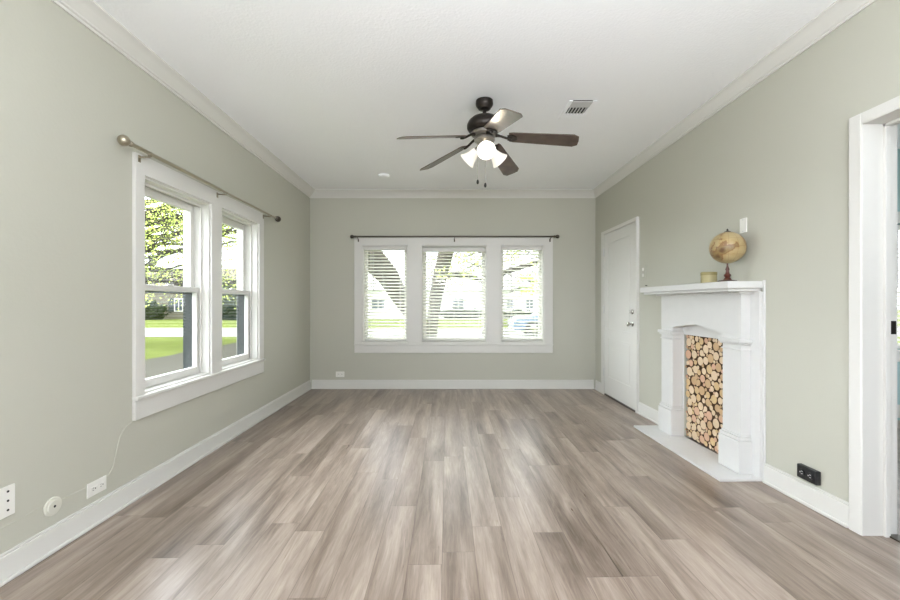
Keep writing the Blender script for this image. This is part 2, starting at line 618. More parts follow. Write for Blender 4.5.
# window_1: triple window in the back wall
w1 = thing('window_1', (0.09, YB, 0.49), 'white triple window with blinds in the back wall', 'window', kind='structure')
cz0, cz1 = 0.4956, 2.094
cx0, cx1 = -1.2755, 1.457
cs = MB().holed_wall('y', YB - 0.022, YB, cx0, cx1, 0.613, cz1, [(a, b, WBZ[0], WBZ[1]) for a, b in WINB])
cs.build('casing', M_WHITE, w1, bevel=0.003)
MB().box(cx0 - 0.004, cx1 + 0.004, YB - 0.034, YB, 0.600, 0.622).build('sill', M_WHITE, w1, bevel=0.006)
MB().box(cx0, cx1, YB - 0.020, YB, cz0, 0.600).build('apron', M_WHITE, w1, bevel=0.003)
for k, (a, b) in enumerate(WINB):
    mb = frame_boxes(MB(), 'y', YB - 0.002, YB + 0.2, a, b, WBZ[0], WBZ[1], 0.014, 0.014, 0.014, 0.014)
    mb.build('jamb', M_WHITE, w1)
    mid = (k == 1)
    s = 0.05 if mid else 0.04
    sash = frame_boxes(MB(), 'y', YB + 0.09, YB + 0.125, a + 0.014, b - 0.014, WBZ[0] + 0.014, WBZ[1] - 0.014, s, s, s + .01, s)
    so = sash.build('sash', M_WHITE, w1, bevel=0.004)
    MB().box(a + 0.05, b - 0.05, YB + 0.104, YB + 0.110, WBZ[0] + 0.05, WBZ[1] - 0.05).build('pane', M_GLASS, so)
    for sx in (a + 0.03, b - 0.03):   # little blind hold-down brackets on the casing head
        MB().box(sx - 0.012, sx + 0.012, YB - 0.026, YB - 0.020, WBZ[1] - 0.004, WBZ[1] + 0.010).build('bracket', M_GRILLE, w1)

# window_2: pair of double-hung sashes in the left wall
w2 = thing('window_2', (XL, 3.36, 0.48), 'white pair of double hung sash windows in the left wall', 'window', kind='structure')
cs = MB().holed_wall('x', XL + 0.022, XL, 2.461, 4.19, 0.613, 2.096, [(a, b, WLZ[0], WLZ[1]) for a, b in WINL])
cs.build('casing', M_WHITE, w2, bevel=0.003)
MB().box(XL, XL + 0.036, 2.457, 4.194, 0.598, 0.622).build('sill', M_WHITE, w2, bevel=0.006)
MB().box(XL, XL + 0.020, 2.461, 4.19, 0.479, 0.598).build('apron', M_WHITE, w2, bevel=0.003)
for a, b in WINL:
    frame_boxes(MB(), 'x', XL + 0.002, XL - 0.2, a, b, WLZ[0], WLZ[1], 0.012, 0.012, 0.012, 0.014).build('jamb', M_WHITE, w2)
    # inner stop bead, parting bead
    frame_boxes(MB(), 'x', XL - 0.050, XL - 0.062, a + .012, b - .012, WLZ[0] + .012, WLZ[1] - .014, 0.016, 0.016, 0.004, 0.02).build('stop_bead', M_WHITE, w2, bevel=0.003)
    ia, ib, z0, z1 = a + 0.013, b - 0.013, WLZ[0] + 0.013, WLZ[1] - 0.015
    zm = 1.29
    lo = frame_boxes(MB(), 'x', XL - 0.066, XL - 0.104, ia, ib, z0, zm + 0.018, 0.042, 0.042, 0.055, 0.038).build('lower_sash', M_WHITE, w2, bevel=0.004)
    MB().box(XL - 0.088, XL - 0.083, ia + 0.03, ib - 0.03, z0 + 0.03, zm - 0.01).build('pane', M_GLASS, lo)
    up = frame_boxes(MB(), 'x', XL - 0.112, XL - 0.150, ia, ib, zm - 0.02, z1, 0.045, 0.045, 0.038, 0.06).build('upper_sash', M_WHITE, w2, bevel=0.004)
    MB().box(XL - 0.134, XL - 0.129, ia + 0.03, ib - 0.03, zm, z1 - 0.03).build('pane', M_GLASS, up)
    mb = MB()
    mb.box(XL - 0.185, XL - 0.108, ib - 0.026, ib, z0, zm - 0.022)
    mb.box(XL - 0.198, XL - 0.108, ia, ia + 0.034, z0, zm - 0.022)
    mb.box(XL - 0.150, XL - 0.112, ia + .034, ib - .034, zm - 0.034, zm - 0.022)
    tr = mb.build('sash_track', M_TRACK, w2, bevel=0.002)
    tr['label'] = 'dark grey outer sash track'
    yc = (ia + ib) / 2
    MB().box(XL - 0.085, XL - 0.060, yc - 0.03, yc + 0.03, zm + 0.018, zm + 0.030).build('sash_lock', M_WHITE, lo, bevel=0.004)

# window_3: adjoining room
w3 = thing('window_3', (4.85, ADY, 0.6), 'white window with blinds in the next room', 'window', kind='structure')
MB().holed_wall('y', ADY - 0.02, ADY, 4.24, 5.46, 0.60, 2.095, [(4.35, 5.35, 0.72, 1.98)]).build('casing', M_WHITE, w3, bevel=0.003)
MB().box(4.22, 5.48, ADY - 0.04, ADY, 0.695, 0.72).build('sill', M_WHITE, w3, bevel=0.005)
sh = frame_boxes(MB(), 'y', ADY + 0.07, ADY + 0.10, 4.35, 5.35, 0.72, 1.98, 0.04, 0.04, 0.05, 0.04).build('sash', M_WHITE, w3)
MB().box(4.38, 5.32, ADY + 0.083, ADY + 0.088, 0.75, 1.95).build('pane', M_GLASS, sh)

# ---- door_1: white panelled entry door in the right wall, casing standing proud
XD = 2.02
d1 = thing('door_1', (XR, 4.84, 0.02), 'white two panel door with steel knob near the back corner', 'door', kind='structure')
mb = MB()
mb.box(XD, XR + 0.005, DOOR[1] + 0.0, 5.378, 0.0, DOOR[2] + 0.047)
mb.box(XD, XR + 0.005, 4.370, DOOR[0], 0.0, DOOR[2] + 0.047)
mb.box(XD, XR + 0.005, DOOR[0], DOOR[1], DOOR[2] + 0.004, DOOR[2] + 0.047)
mb.build('casing', M_WHITE, d1, bevel=0.004)
y0, y1, zb, zt = DOOR[0] + 0.004, DOOR[1] - 0.004, 0.030, DOOR[2]
mb = MB()
PANS = [(y0 + 0.12, y1 - 0.12, 0.86, zt - 0.13), (y0 + 0.12, y1 - 0.12, 0.26, 0.74)]
mb.holed_wall('x', XD + 0.004, XD + 0.044, y0, y1, zb, zt, PANS)
for (a, b, c, d) in PANS:
    mb.box(XD + 0.008, XD + 0.040, a, b, c, d)
    mb.box(XD + 0.0055, XD + 0.012, a + 0.028, b - 0.028, c + 0.028, d - 0.028)
slab = mb.build('door_slab', M_WHITE, d1, bevel=0.003)
MB().box(XD + 0.004, XR + 0.03, DOOR[0], DOOR[1], 0.006, 0.022).build('threshold', M_PEWTER, d1)
for zc in (0.30, 1.10, 1.83):
    MB().tube([(XD - 0.004, y1 + 0.002, zc - 0.05), (XD - 0.004, y1 + 0.002, zc + 0.05)], 0.007, 8).build('hinge', M_GRILLE, d1, smooth=40)
kb = MB().lathe([(0.028, 0), (0.028, 0.004), (0.012, 0.010), (0.010, 0.030), (0.020, 0.038), (0.026, 0.050), (0.024, 0.062), (0.010, 0.068)],
                (XD + 0.004, 4.468, 0.955), (-1, 0, 0), 20).build('door_knob', M_CHROME, d1, smooth=40)
kb['label'] = 'round satin steel knob'
db = MB().lathe([(0.028, 0), (0.027, 0.008), (0.018, 0.012), (0.016, 0.016)], (XD + 0.004, 4.468, 1.088), (-1, 0, 0), 20)
db.box(XD - 0.030, XD - 0.010, 4.464, 4.472, 1.074, 1.102)
db.build('deadbolt', M_CHROME, d1, smooth=40)['label'] = 'round satin steel deadbolt'

# ---- trim_4: cased opening on the right
t4 = thing('trim_4', (XR, 2.0, 0.045), 'white cased opening to the next room', 'door casing', kind='structure')
zf = 0.03
mb = MB()
mb.box(XR - 0.020, XR, OPEN[1], 2.074, zf, OPEN[2] + 0.054)
mb.box(XR - 0.020, XR, OPEN[0] - 0.09, OPEN[0], zf, OPEN[2] + 0.054)
mb.box(XR - 0.020, XR, OPEN[0], OPEN[1], OPEN[2], OPEN[2] + 0.054)
mb.build('casing', M_WHITE, t4, bevel=0.004)
mb = MB()
mb.box(XR - 0.018, XR + 0.155, OPEN[1] - 0.004, OPEN[1] + 0.012, zf, OPEN[2])
mb.box(XR - 0.018, XR + 0.155, OPEN[0] - 0.012, OPEN[0] + 0.004, zf, OPEN[2])
mb.box(XR - 0.018, XR + 0.155, OPEN[0], OPEN[1], OPEN[2] - 0.004, OPEN[2] + 0.012)
mb.build('jamb', M_WHITE, t4, bevel=0.002)
mb = MB()
mb.box(XR + 0.083, XR + 0.108, OPEN[1] - 0.018, OPEN[1] - 0.004, zf, OPEN[2] - 0.004)
mb.box(XR + 0.083, XR + 0.108, OPEN[0] + 0.004, OPEN[0] + 0.018, zf, OPEN[2] - 0.004)
mb.box(XR + 0.083, XR + 0.108, OPEN[0], OPEN[1], OPEN[2] - 0.018, OPEN[2] - 0.004)
mb.build('door_stop', M_WHITE, t4, bevel=0.002)
mb = MB()
mb.box(XR + 0.14, XR + 0.158, OPEN[1], OPEN[1] + 0.085, zf, OPEN[2] + 0.08)
mb.build('outer_casing', M_WHITE, t4, bevel=0.003)
sp_ = MB().box(XR + 0.112, XR + 0.145, OPEN[1] - 0.007, OPEN[1] - 0.003, 1.035, 1.10)
sp_.box(XR + 0.120, XR + 0.132, OPEN[1] - 0.008, OPEN[1] - 0.006, 1.05, 1.085)
sp_.build('strike_plate', M_BRONZE, t4)['label'] = 'dark bronze strike plate'
MB().box(XR + 0.10, XR + 0.16, OPEN[0], OPEN[1], 0.047, 0.056).build('floor_transition', M_PEWTER, t4, bevel=0.003)

# ================================================================== FIREPLACE
SX = 1.956                      # front plane of the surround
fp = thing('fireplace', (1.95, 3.25, 0.03), 'white painted fireplace surround with mantel shelf against the right wall', 'fireplace')
hearth = MB()
hx, ya, yb_ = 1.762, 2.645, 3.872
for s in ('a',):
    hearth.boxy(hx, XR - 0.001, ya, yb_, 0.0, 0.016)
hearth.build('hearth', M_OLDWHITE, fp, bevel=0.003, warp=True)['label'] = 'thin white hearth slab'
# shelf, stepped
mb = MB()
mb.box(1.813, XR - 0.001, 2.65, 3.85, 1.283, 1.329)
mb.box(1.835, XR - 0.001, 2.672, 3.828, 1.262, 1.283)
mb.build('mantel_shelf', M_OLDWHITE, fp, bevel=0.003)
mb = MB()
for k, (p, z0, z1) in enumerate(((0.034, 1.248, 1.262),)):
    mb.box(SX - p, XR - 0.001, 2.73 - min(p, .035), 3.742 + min(p, .035), z0, z1)
mb.build('bed_moulding', M_OLDWHITE, fp, bevel=0.004)
# frieze with a flat Tudor arch
ZA, ZP = 0.973, 1.019
o0, o1 = 2.911, 3.556
pf = [(2.73, ZA), (2.73, 1.250), (3.742, 1.250), (3.742, ZA), (o1, ZA)]
arch = []
for i in range(1, 12):
    t = i / 12
    y = o1 + (o0 - o1) * t
    h = 1 - abs(2 * t - 1)
    arch.append((y, ZA + (ZP - ZA) * (0.15 * min(1, h * 6) + 0.85 * h)))
pf += arch + [(o0, ZA)]
mb = MB()
half1 = [(2.73, ZA), (2.73, 1.250), ((o0 + o1) / 2, 1.250)] + [p for p in arch[5:]] + [(o0, ZA)]
half2 = [((o0 + o1) / 2, 1.250), (3.742, 1.250), (3.742, ZA), (o1, ZA)] + arch[:6]
for hf in (half1, half2):
    mb.prism([(SX, y, z) for y, z in hf], (XR - 0.001 - SX, 0, 0))
mb.build('frieze', M_OLDWHITE, fp)
# pilasters
for a, b, nm in ((2.73, o0, 'near'), (o1, 3.742, 'far')):
    zb0 = 0.0
    pl = MB().box(SX, XR - 0.001, a, b, 0.05, ZA).build('pilaster', M_OLDWHITE, fp, bevel=0.003)
    mb = MB()
    e0 = 0.014
    mb.box(SX - 0.026, XR - 0.002, a - 0.020, b + (0.012 if nm == 'near' else 0.02), 0.918, 0.944)
    mb.box(SX - 0.016, XR - 0.002, a - 0.012, b + 0.008, 0.905, 0.918)
    mb.box(SX - 0.010, XR - 0.002, a - 0.008, b + 0.005, 0.868, 0.878)
    mb.build('capital', M_OLDWHITE, pl, bevel=0.005)
    mb = MB()
    mb.boxy(SX - 0.022, XR - 0.002, a - 0.016, b + 0.014, 0.016, 0.235)
    mb.boxy(SX - 0.014, XR - 0.002, a - 0.010, b + 0.009, 0.235, 0.258)
    mb.boxy(SX - 0.007, XR - 0.002, a - 0.005, b + 0.005, 0.258, 0.272)
    mb.build('plinth', M_OLDWHITE, pl, bevel=0.005, warp=True)
# recessed header board and side linings
mb = MB()
mb.box(XR - 0.006, XR + 0.010, o0, o1, 0.915, ZP + 0.03)
mb.box(XR - 0.006, XR + 0.010, o0 - 0.005, FIRE[0] + 0.004, 0.03, 0.915)
mb.box(XR - 0.006, XR + 0.010, FIRE[1] + 0.002, o1 + 0.005, 0.03, 0.915)
mb.build('opening_lining', M_OLDWHITE, fp, bevel=0.002)
# back board against the wall, near end
MB().box(XR - 0.030, XR - 0.0005, 2.650, 2.732, 0.05, 1.262).build('back_board', M_OLDWHITE, fp, bevel=0.003)
MB().box(XR - 0.030, XR - 0.0005, 3.74, 3.80, 0.05, 1.262).build('back_board', M_OLDWHITE, fp, bevel=0.003)
MB().box(XR - 0.012, XR - 0.0005, 2.634, 2.6495, 0.05, 1.335).build('edge_strip', M_OLDWHITE, fp, bevel=0.002)

# ---- logs: each its own cut round
WOOD_TONES = [('pale cream', srgb(212, 189, 158)), ('tan', srgb(192, 160, 122)), ('pinkish', srgb(202, 164, 136)), ('honey', srgb(200, 172, 128))]


def log_mat(name, col):
    m, nt, b = new_mat(name)
    b.inputs['Roughness'].default_value = 0.75
    tc = N(nt, 'ShaderNodeTexCoord')
    oi = N(nt, 'ShaderNodeObjectInfo')
    sp = N(nt, 'ShaderNodeSeparateXYZ')
    nt.links.new(tc.outputs['Object'], sp.inputs[0])
    y2 = math_node(nt, 'MULTIPLY', sp.outputs['Y'], sp.outputs['Y'])
    z2 = math_node(nt, 'MULTIPLY', sp.outputs['Z'], sp.outputs['Z'])
    r = math_node(nt, 'SQRT', math_node(nt, 'ADD', y2, z2))
    nz = N(nt, 'ShaderNodeTexNoise')
    nz.inputs['Scale'].default_value = 45
    nt.links.new(tc.outputs['Object'], nz.inputs['Vector'])
    rr = math_node(nt, 'ADD', math_node(nt, 'MULTIPLY', r, 900.0), math_node(nt, 'MULTIPLY', nz.outputs['Fac'], 6.0))
    s = math_node(nt, 'SINE', rr)
    fac = math_node(nt, 'ADD', math_node(nt, 'MULTIPLY', s, 0.22), 0.5)
    mx = N(nt, 'ShaderNodeMix', data_type='RGBA')
    mx.inputs['A'].default_value = tuple(c * 0.82 for c in col[:3]) + (1,)
    mx.inputs['B'].default_value = tuple(min(1, c * 1.12) for c in col[:3]) + (1,)
    nt.links.new(fac, mx.inputs['Factor'])
    nt.links.new(mx.outputs['Result'], b.inputs['Base Color'])
    return m


LOGM = [log_mat('cut_wood_' + n.replace(' ', '_'), c) for n, c in WOOD_TONES]
M_BARK = mat('log_bark', srgb(96, 72, 52), 0.9, var=0.3, vscale=60)
rng = random.Random(11)
ly0, ly1 = FIRE[0] + 0.004, FIRE[1] - 0.002
lz0, lz1 = 0.043, 0.914
circ = []
for (rmin, rmax, tries) in ((0.034, 0.039, 500), (0.026, 0.033, 3000), (0.019, 0.025, 7000), (0.0125, 0.018, 16000), (0.007, 0.012, 9000)):
    for _ in range(tries):
        r = rng.uniform(rmin, rmax)
        y = rng.uniform(ly0 + r, ly1 - r)
        z = rng.uniform(lz0 + r, lz1 - r)
        if all((y - c[0]) ** 2 + (z - c[1]) ** 2 > (r + c[2] + 0.0012) ** 2 for c in circ):
            circ.append((y, z, r))
        if rmin > 0.03 and len(circ) > 34:
            break
# let every round grow until it nearly touches its neighbours
for it in range(3):
    for i, (y, z, r) in enumerate(circ):
        lim = min([y - ly0, ly1 - y, z - lz0, lz1 - z] + [math.hypot(y - c[0], z - c[1]) - c[2] - 0.001 for j, c in enumerate(circ) if j != i])
        circ[i] = (y, z, max(r, min(lim, r + 0.011)))
for it in range(60):
    for i, (y, z, r) in enumerate(circ):
        if r > 0.036:
            continue
        y2, z2 = y + rng.gauss(0, 0.003), z + rng.gauss(0, 0.003)
        lim = min([y2 - ly0, ly1 - y2, z2 - lz0, lz1 - z2] + [math.hypot(y2 - c[0], z2 - c[1]) - c[2] - 0.001 for j, c in enumerate(circ) if j != i])
        if lim > r:
            circ[i] = (y2, z2, min(lim, 0.036))
circ = circ[:296]
info = []
for (y, z, r) in circ:
    size = 'large' if r > 0.034 else 'medium' if r > 0.027 else 'small' if r > 0.020 else 'tiny'
    tone = rng.choice([0, 0, 0, 1, 2, 3])
    fv = (z - lz0) / (lz1 - lz0)
    zone = ['at stack bottom', 'low in stack', 'below stack middle', 'above stack middle', 'high in stack', 'at stack top'][min(5, int(fv * 6))]
    fh = (y - ly0) / (ly1 - ly0)
    col = ['by right pilaster', 'right of centre', 'left of centre', 'by left pilaster'][min(3, int(fh * 4))]
    info.append((size, tone, zone, col))
from collections import defaultdict
same = defaultdict(list)
for i, t in enumerate(info):
    same[t].append(i)
ORD = ['highest', 'second highest', 'third highest', 'fourth highest', 'fifth highest', 'sixth highest', 'seventh highest', 'eighth highest', 'ninth highest', 'tenth highest', 'eleventh highest', 'twelfth highest']
for t, ids in same.items():
    ids.sort(key=lambda i: -circ[i][1])
    for q, i in enumerate(ids):
        y, z, r = circ[i]
        size, tone, zone, col = t
        tn = WOOD_TONES[tone][0]
        base = '%s %s log end %s %s' % (size, tn, zone, col)
        if len(ids) > 1:
            base = '%s %s log end %s %s, %s such' % (size, tn, zone, col, ORD[min(q, 11)])
        x0 = XR + 0.004 + rng.uniform(0, 0.012)
        lg = thing('log', (x0, y, z), base, 'log', 'cut logs stacked in the fireplace')
        m_ = MB()
        n = 18
        ph = rng.uniform(0, 6.28)
        el = rng.uniform(0.0, 0.05)
        ring = [r * (1 - 0.004 - el * (0.5 + 0.5 * math.cos(2 * (k * 2 * PI / n) + ph))) for k in range(n)]
        def circle(xx, sc):
            return [(xx, y + ring[k] * sc * math.cos(k * 2 * PI / n), z + ring[k] * sc * math.sin(k * 2 * PI / n)) for k in range(n)]
        m_.loft([circle(x0 + 0.0008, 0.965), circle(x0 + 0.0008, 1.0), circle(XR + 0.299, 1.0)])
        m_.build('bark', M_BARK, lg, smooth=40)
        m_ = MB()
        m_.loft([circle(x0 - 0.001, 0.94), circle(x0, 0.965), circle(x0 + 0.006, 0.965)])
        m_.build('cut_end', LOGM[tone], lg)

# ---- globe on the mantel
GX, GY = 1.925, 2.815
ZM = 1.3295


def globe_mat():
    m, nt, b = new_mat('antique_globe_map')
    b.inputs['Roughness'].default_value = 0.35
    tc = N(nt, 'ShaderNodeTexCoord')
    n1 = N(nt, 'ShaderNodeTexNoise')
    n1.inputs['Scale'].default_value = 9
    n1.inputs['Detail'].default_value = 8
    nt.links.new(tc.outputs['Object'], n1.inputs['Vector'])
    cr = N(nt, 'ShaderNodeValToRGB')
    e = cr.color_ramp.elements
    e[0].position = 0.40
    e[0].color = srgb(172, 154, 114)
    e[1].position = 0.66
    e[1].color = srgb(98, 72, 48)
    for p, c in ((0.50, srgb(166, 144, 100)), (0.53, srgb(126, 92, 58)), (0.58, srgb(136, 116, 76))):
        k = e.new(p)
        k.color = c
    nt.links.new(n1.outputs['Fac'], cr.inputs['Fac'])
    n2 = N(nt, 'ShaderNodeTexNoise')
    n2.inputs['Scale'].default_value = 5.5
    n2.inputs['Detail'].default_value = 4
    nt.links.new(tc.outputs['Object'], n2.inputs['Vector'])
    mr = N(nt, 'ShaderNodeMapRange')
    mr.inputs['From Min'].default_value = 0.52
    mr.inputs['From Max'].default_value = 0.60
    nt.links.new(n2.outputs['Fac'], mr.inputs['Value'])
    mx = N(nt, 'ShaderNodeMix', data_type='RGBA')
    mx.inputs['B'].default_value = srgb(150, 140, 104)
    nt.links.new(math_node(nt, 'MULTIPLY', mr.outputs['Result'], 0.55), mx.inputs['Factor'])
    nt.links.new(cr.outputs['Color'], mx.inputs['A'])
    # graticule
    sp = N(nt, 'ShaderNodeSeparateXYZ')
    nt.links.new(tc.outputs['Object'], sp.inputs[0])
    zz = math_node(nt, 'SUBTRACT', sp.outputs['Z'], 0.237)
    lat = math_node(nt, 'ARCSINE', math_node(nt, 'DIVIDE', zz, 0.108))
    lon = math_node(nt, 'ARCTAN2', sp.outputs['Y'], sp.outputs['X'])
    def lines(v):
        f = math_node(nt, 'FRACT', math_node(nt, 'ADD', math_node(nt, 'MULTIPLY', v, 12 / (2 * PI)), 20.0))
        return math_node(nt, 'LESS_THAN', math_node(nt, 'MINIMUM', f, math_node(nt, 'SUBTRACT', 1.0, f)), 0.02)
    ln = math_node(nt, 'MAXIMUM', lines(lat), lines(lon))
    mx2 = N(nt, 'ShaderNodeMix', data_type='RGBA')
    mx2.inputs['B'].default_value = srgb(128, 92, 54)
    nt.links.new(math_node(nt, 'MULTIPLY', ln, 0.6), mx2.inputs['Factor'])
    nt.links.new(mx.outputs['Result'], mx2.inputs['A'])
    nt.links.new(mx2.outputs['Result'], b.inputs['Base Color'])
    return m


M_MAHOG = mat('mahogany', srgb(84, 42, 32), 0.3, var=0.25, vscale=30)
M_DARKWOOD = mat('dark_base_wood', srgb(66, 44, 34), 0.4, var=0.2, vscale=30)
gl = thing('globe', (GX, GY, ZM), 'small antique brown globe on a turned wooden stand on the mantel', 'globe')
MB().lathe([(0.060, 0), (0.060, 0.006), (0.052, 0.012), (0.026, 0.016)], (GX, GY, ZM), n=32).build('stand_base', M_DARKWOOD, gl, smooth=35)
MB().lathe([(0.026, 0.014), (0.022, 0.024), (0.014, 0.032), (0.020, 0.042), (0.022, 0.050), (0.012, 0.060), (0.009, 0.080), (0.013, 0.088),
            (0.008, 0.100), (0.005, 0.112), (0.005, 0.128)], (GX, GY, ZM), n=24).build('stem', M_MAHOG, gl, smooth=50)['label'] = 'turned red brown stem'
gs = MB().sphere((GX, GY, ZM + 0.237), 0.108, 40).build('sphere', globe_mat(), gl, smooth=60)
gs['label'] = 'tan and brown world map ball'
MB().lathe([(0.020, 0.341), (0.020, 0.346), (0.012, 0.350), (0.005, 0.354), (0.006, 0.360), (0.003, 0.366)], (GX, GY, ZM), n=18).build('finial', M_BRONZE, gl, smooth=40)

# ---- small round tin on the mantel
CX, CY = 1.925, 3.015
M_TIN = mat('olive_cream_card', srgb(166, 156, 116), 0.55, var=0.08, vscale=12)
M_TINLID = mat('olive_lid', srgb(136, 126, 80), 0.45, var=0.08, vscale=12)
tn = thing('round_box', (CX, CY, ZM), 'short round olive cream tin beside the globe on the mantel', 'tin')
MB().lathe([(0.050, 0), (0.052, 0.003), (0.052, 0.060), (0.050, 0.061)], (CX, CY, ZM), n=36).build('body', M_TIN, tn, smooth=40)
MB().lathe([(0.0530, 0.060), (0.0535, 0.062), (0.0535, 0.080), (0.051, 0.083), (0.0, 0.083)], (CX, CY, ZM), n=36).build('lid', M_TINLID, tn, smooth=40)

# ================================================================== CEILING FAN
FX, FY = 0.284, 3.115
fan = thing('ceiling_fan', (FX, FY, ZC), 'dark bronze five blade ceiling fan with three lit glass shades', 'ceiling fan')
MB().lathe([(0.050, ZC), (0.064, ZC - 0.003), (0.066, ZC - 0.034), (0.060, ZC - 0.046), (0.050, ZC - 0.058), (0.046, ZC - 0.066), (0.030, ZC - 0.072), (0.014, ZC - 0.074)],
           (FX, FY, 0), n=32).build('canopy', M_BRONZE, fan, smooth=40)
MB().tube([(FX, FY, ZC - 0.08), (FX, FY, 2.588)], 0.014, 16).build('downrod', M_BRONZE, fan, smooth=40)
MB().lathe([(0.020, 2.602), (0.060, 2.599), (0.097, 2.586), (0.121, 2.564), (0.132, 2.538), (0.132, 2.516), (0.122, 2.497),
            (0.098, 2.486), (0.070, 2.482)], (FX, FY, 0), n=48).build('motor_housing', M_BRONZE, fan, smooth=40)
M_RING = mat('fan_ring_pewter', srgb(128, 124, 118), 0.28, 0.85)
MB().lathe([(0.094, 2.484), (0.100, 2.478), (0.098, 2.462), (0.086, 2.452), (0.070, 2.446), (0.040, 2.438)], (FX, FY, 0), n=40).build('flywheel_ring', M_RING, fan, smooth=40)
M_FIT = mat('fan_fitter_pewter', srgb(150, 146, 138), 0.3, 0.8)
MB().lathe([(0.072, 2.440), (0.078, 2.432), (0.078, 2.418), (0.060, 2.405), (0.050, 2.385), (0.052, 2.365), (0.046, 2.345), (0.028, 2.330), (0.010, 2.322)],
           (FX, FY, 0), n=32).build('light_fitter', M_FIT, fan, smooth=40)


def blade_mat():
    m, nt, b = new_mat('dark_walnut_blade')
    tc = N(nt, 'ShaderNodeTexCoord')
    n1 = N(nt, 'ShaderNodeTexNoise')
    n1.inputs['Scale'].default_value = 14
    n1.inputs['Detail'].default_value = 6
    nt.links.new(tc.outputs['Object'], n1.inputs['Vector'])
    cr = N(nt, 'ShaderNodeValToRGB')
    cr.color_ramp.elements[0].position = 0.3
    cr.color_ramp.elements[0].color = srgb(62, 48, 40)
    cr.color_ramp.elements[1].position = 0.7
    cr.color_ramp.elements[1].color = srgb(92, 76, 66)
    nt.links.new(n1.outputs['Fac'], cr.inputs['Fac'])
    nt.links.new(cr.outputs['Color'], b.inputs['Base Color'])
    b.inputs['Roughness'].default_value = 0.28
    b.inputs['Coat Weight'].default_value = 0.4
    b.inputs['Coat Roughness'].default_value = 0.2
    return m


M_BLADE = blade_mat()
TH0, RT = -0.154, 0.686
TA, TB, TZ = 0.040, 0.046, 1.160
PIT = (0.20, 0.25, 0.37, 0.25, 0.235)
DROOP = (0.0, -0.03, 0.0, 0.0, 0.0)
for k in range(5):
    t = TH0 + k * 2 * PI / 5
    er = Vector((math.cos(t), math.sin(t), 0))
    et = Vector((-math.sin(t), math.cos(t), 0))
    ztip = CZ + TZ + DROOP[k] + RT * (TA * er.x + TB * er.y)
    r0 = 0.185
    zroot = CZ + 1.235 + r0 * (TA * er.x + TB * er.y)

    def P(r, w, dz=0.0):
        z = zroot + (ztip - zroot) * (r - r0) / (RT - r0)
        return Vector((FX, FY, 0)) + er * r + et * w + Vector((0, 0, z - PIT[k] * w + dz))
    outline = [(r0, -0.050), (r0 + 0.03, -0.058), (RT - 0.035, -0.072), (RT, -0.050), (RT + 0.004, 0.0), (RT, 0.050), (RT - 0.035, 0.072), (r0 + 0.03, 0.058), (r0, 0.050)]
    mb = MB()
    mb.loft([[P(r, w, 0.0) for r, w in outline], [P(r, w, 0.007) for r, w in outline]])
    bl = mb.build('blade', M_BLADE, fan, bevel=0.0015)
    mb = MB()
    zh = 2.452
    pth = []
    for q in range(7):
        s = q / 6
        r = 0.085 + (r0 + 0.02 - 0.085) * s
        zz = zh + (P(r0 + 0.02, 0).z - 0.008 - zh) * (0.5 - 0.5 * math.cos(PI * s))
        pth.append(Vector((FX, FY, zz)) + er * r)
    mb.tube(pth, [0.013, 0.011, 0.009, 0.009, 0.009, 0.010, 0.011], 8)
    pl = [(r0 - 0.012, -0.030), (r0 + 0.02, -0.042), (r0 + 0.055, -0.020), (r0 + 0.062, 0), (r0 + 0.055, 0.020), (r0 + 0.02, 0.042), (r0 - 0.012, 0.030)]
    mb.loft([[P(r, w, -0.005) for r, w in pl], [P(r, w, -0.0005) for r, w in pl]])
    mb.build('blade_bracket', M_BRONZE, bl, smooth=40)

def shade_mat():
    m, nt, b = new_mat('frosted_glass_shade')
    b.inputs['Base Color'].default_value = (0.60, 0.58, 0.53, 1)
    b.inputs['Roughness'].default_value = 0.3
    b.inputs['Emission Color'].default_value = (1.0, 0.93, 0.80, 1)
    b.inputs['Emission Strength'].default_value = 0.36
    return m


M_SHADE = shade_mat()
m_, nt_, b_ = new_mat('lit_bulb')
b_.inputs['Emission Color'].default_value = (1.0, 0.9, 0.72, 1)
b_.inputs['Emission Strength'].default_value = 16.0
M_BULB = m_
for ang in (270, 30, 150):
    t = R(ang)
    er = Vector((math.cos(t), math.sin(t), 0))
    p0 = Vector((FX, FY, 2.372)) + er * 0.040
    ax = (er * 0.80 + Vector((0, 0, -0.60))).normalized()
    neck = p0 + ax * 0.030
    so = MB().lathe([(0.012, -0.004), (0.022, 0.006), (0.026, 0.022), (0.027, 0.034)], p0, ax, 20).build('lamp_holder', M_FIT, fan, smooth=40)
    prof = [(0.030, 0.0), (0.034, 0.010), (0.037, 0.030), (0.043, 0.055), (0.053, 0.080), (0.063, 0.098), (0.069, 0.108),
            (0.066, 0.108), (0.060, 0.097), (0.050, 0.080), (0.040, 0.055), (0.034, 0.030), (0.030, 0.010)]
    sh = MB().lathe(prof, neck, ax, 36, cap=False).build('lamp_shade', M_SHADE, fan, smooth=50)
    sh['label'] = 'lit frosted white glass shade'
    MB().lathe([(0.012, 0.0), (0.013, 0.025), (0.020, 0.045), (0.026, 0.062), (0.024, 0.080), (0.012, 0.092), (0.002, 0.095)], neck, ax, 20).build('bulb', M_BULB, sh, smooth=50)
for dx, dy, zend in ((-0.052, -0.02, 2.095), (0.002, -0.055, 2.06)):
    pc = MB().tube([(FX + dx * 0.7, FY + dy * 0.7, 2.36), (FX + dx, FY + dy, 2.33), (FX + dx, FY + dy, zend + 0.02)], 0.0016, 6).build('pull_chain', M_FIT, fan)
    MB().lathe([(0.002, 0.004), (0.006, 0.0), (0.009, -0.010), (0.010, -0.020), (0.006, -0.030), (0.001, -0.032)], (FX + dx, FY + dy, zend + 0.02), n=12).build('pull_knob', M_BLACK, pc, smooth=50)

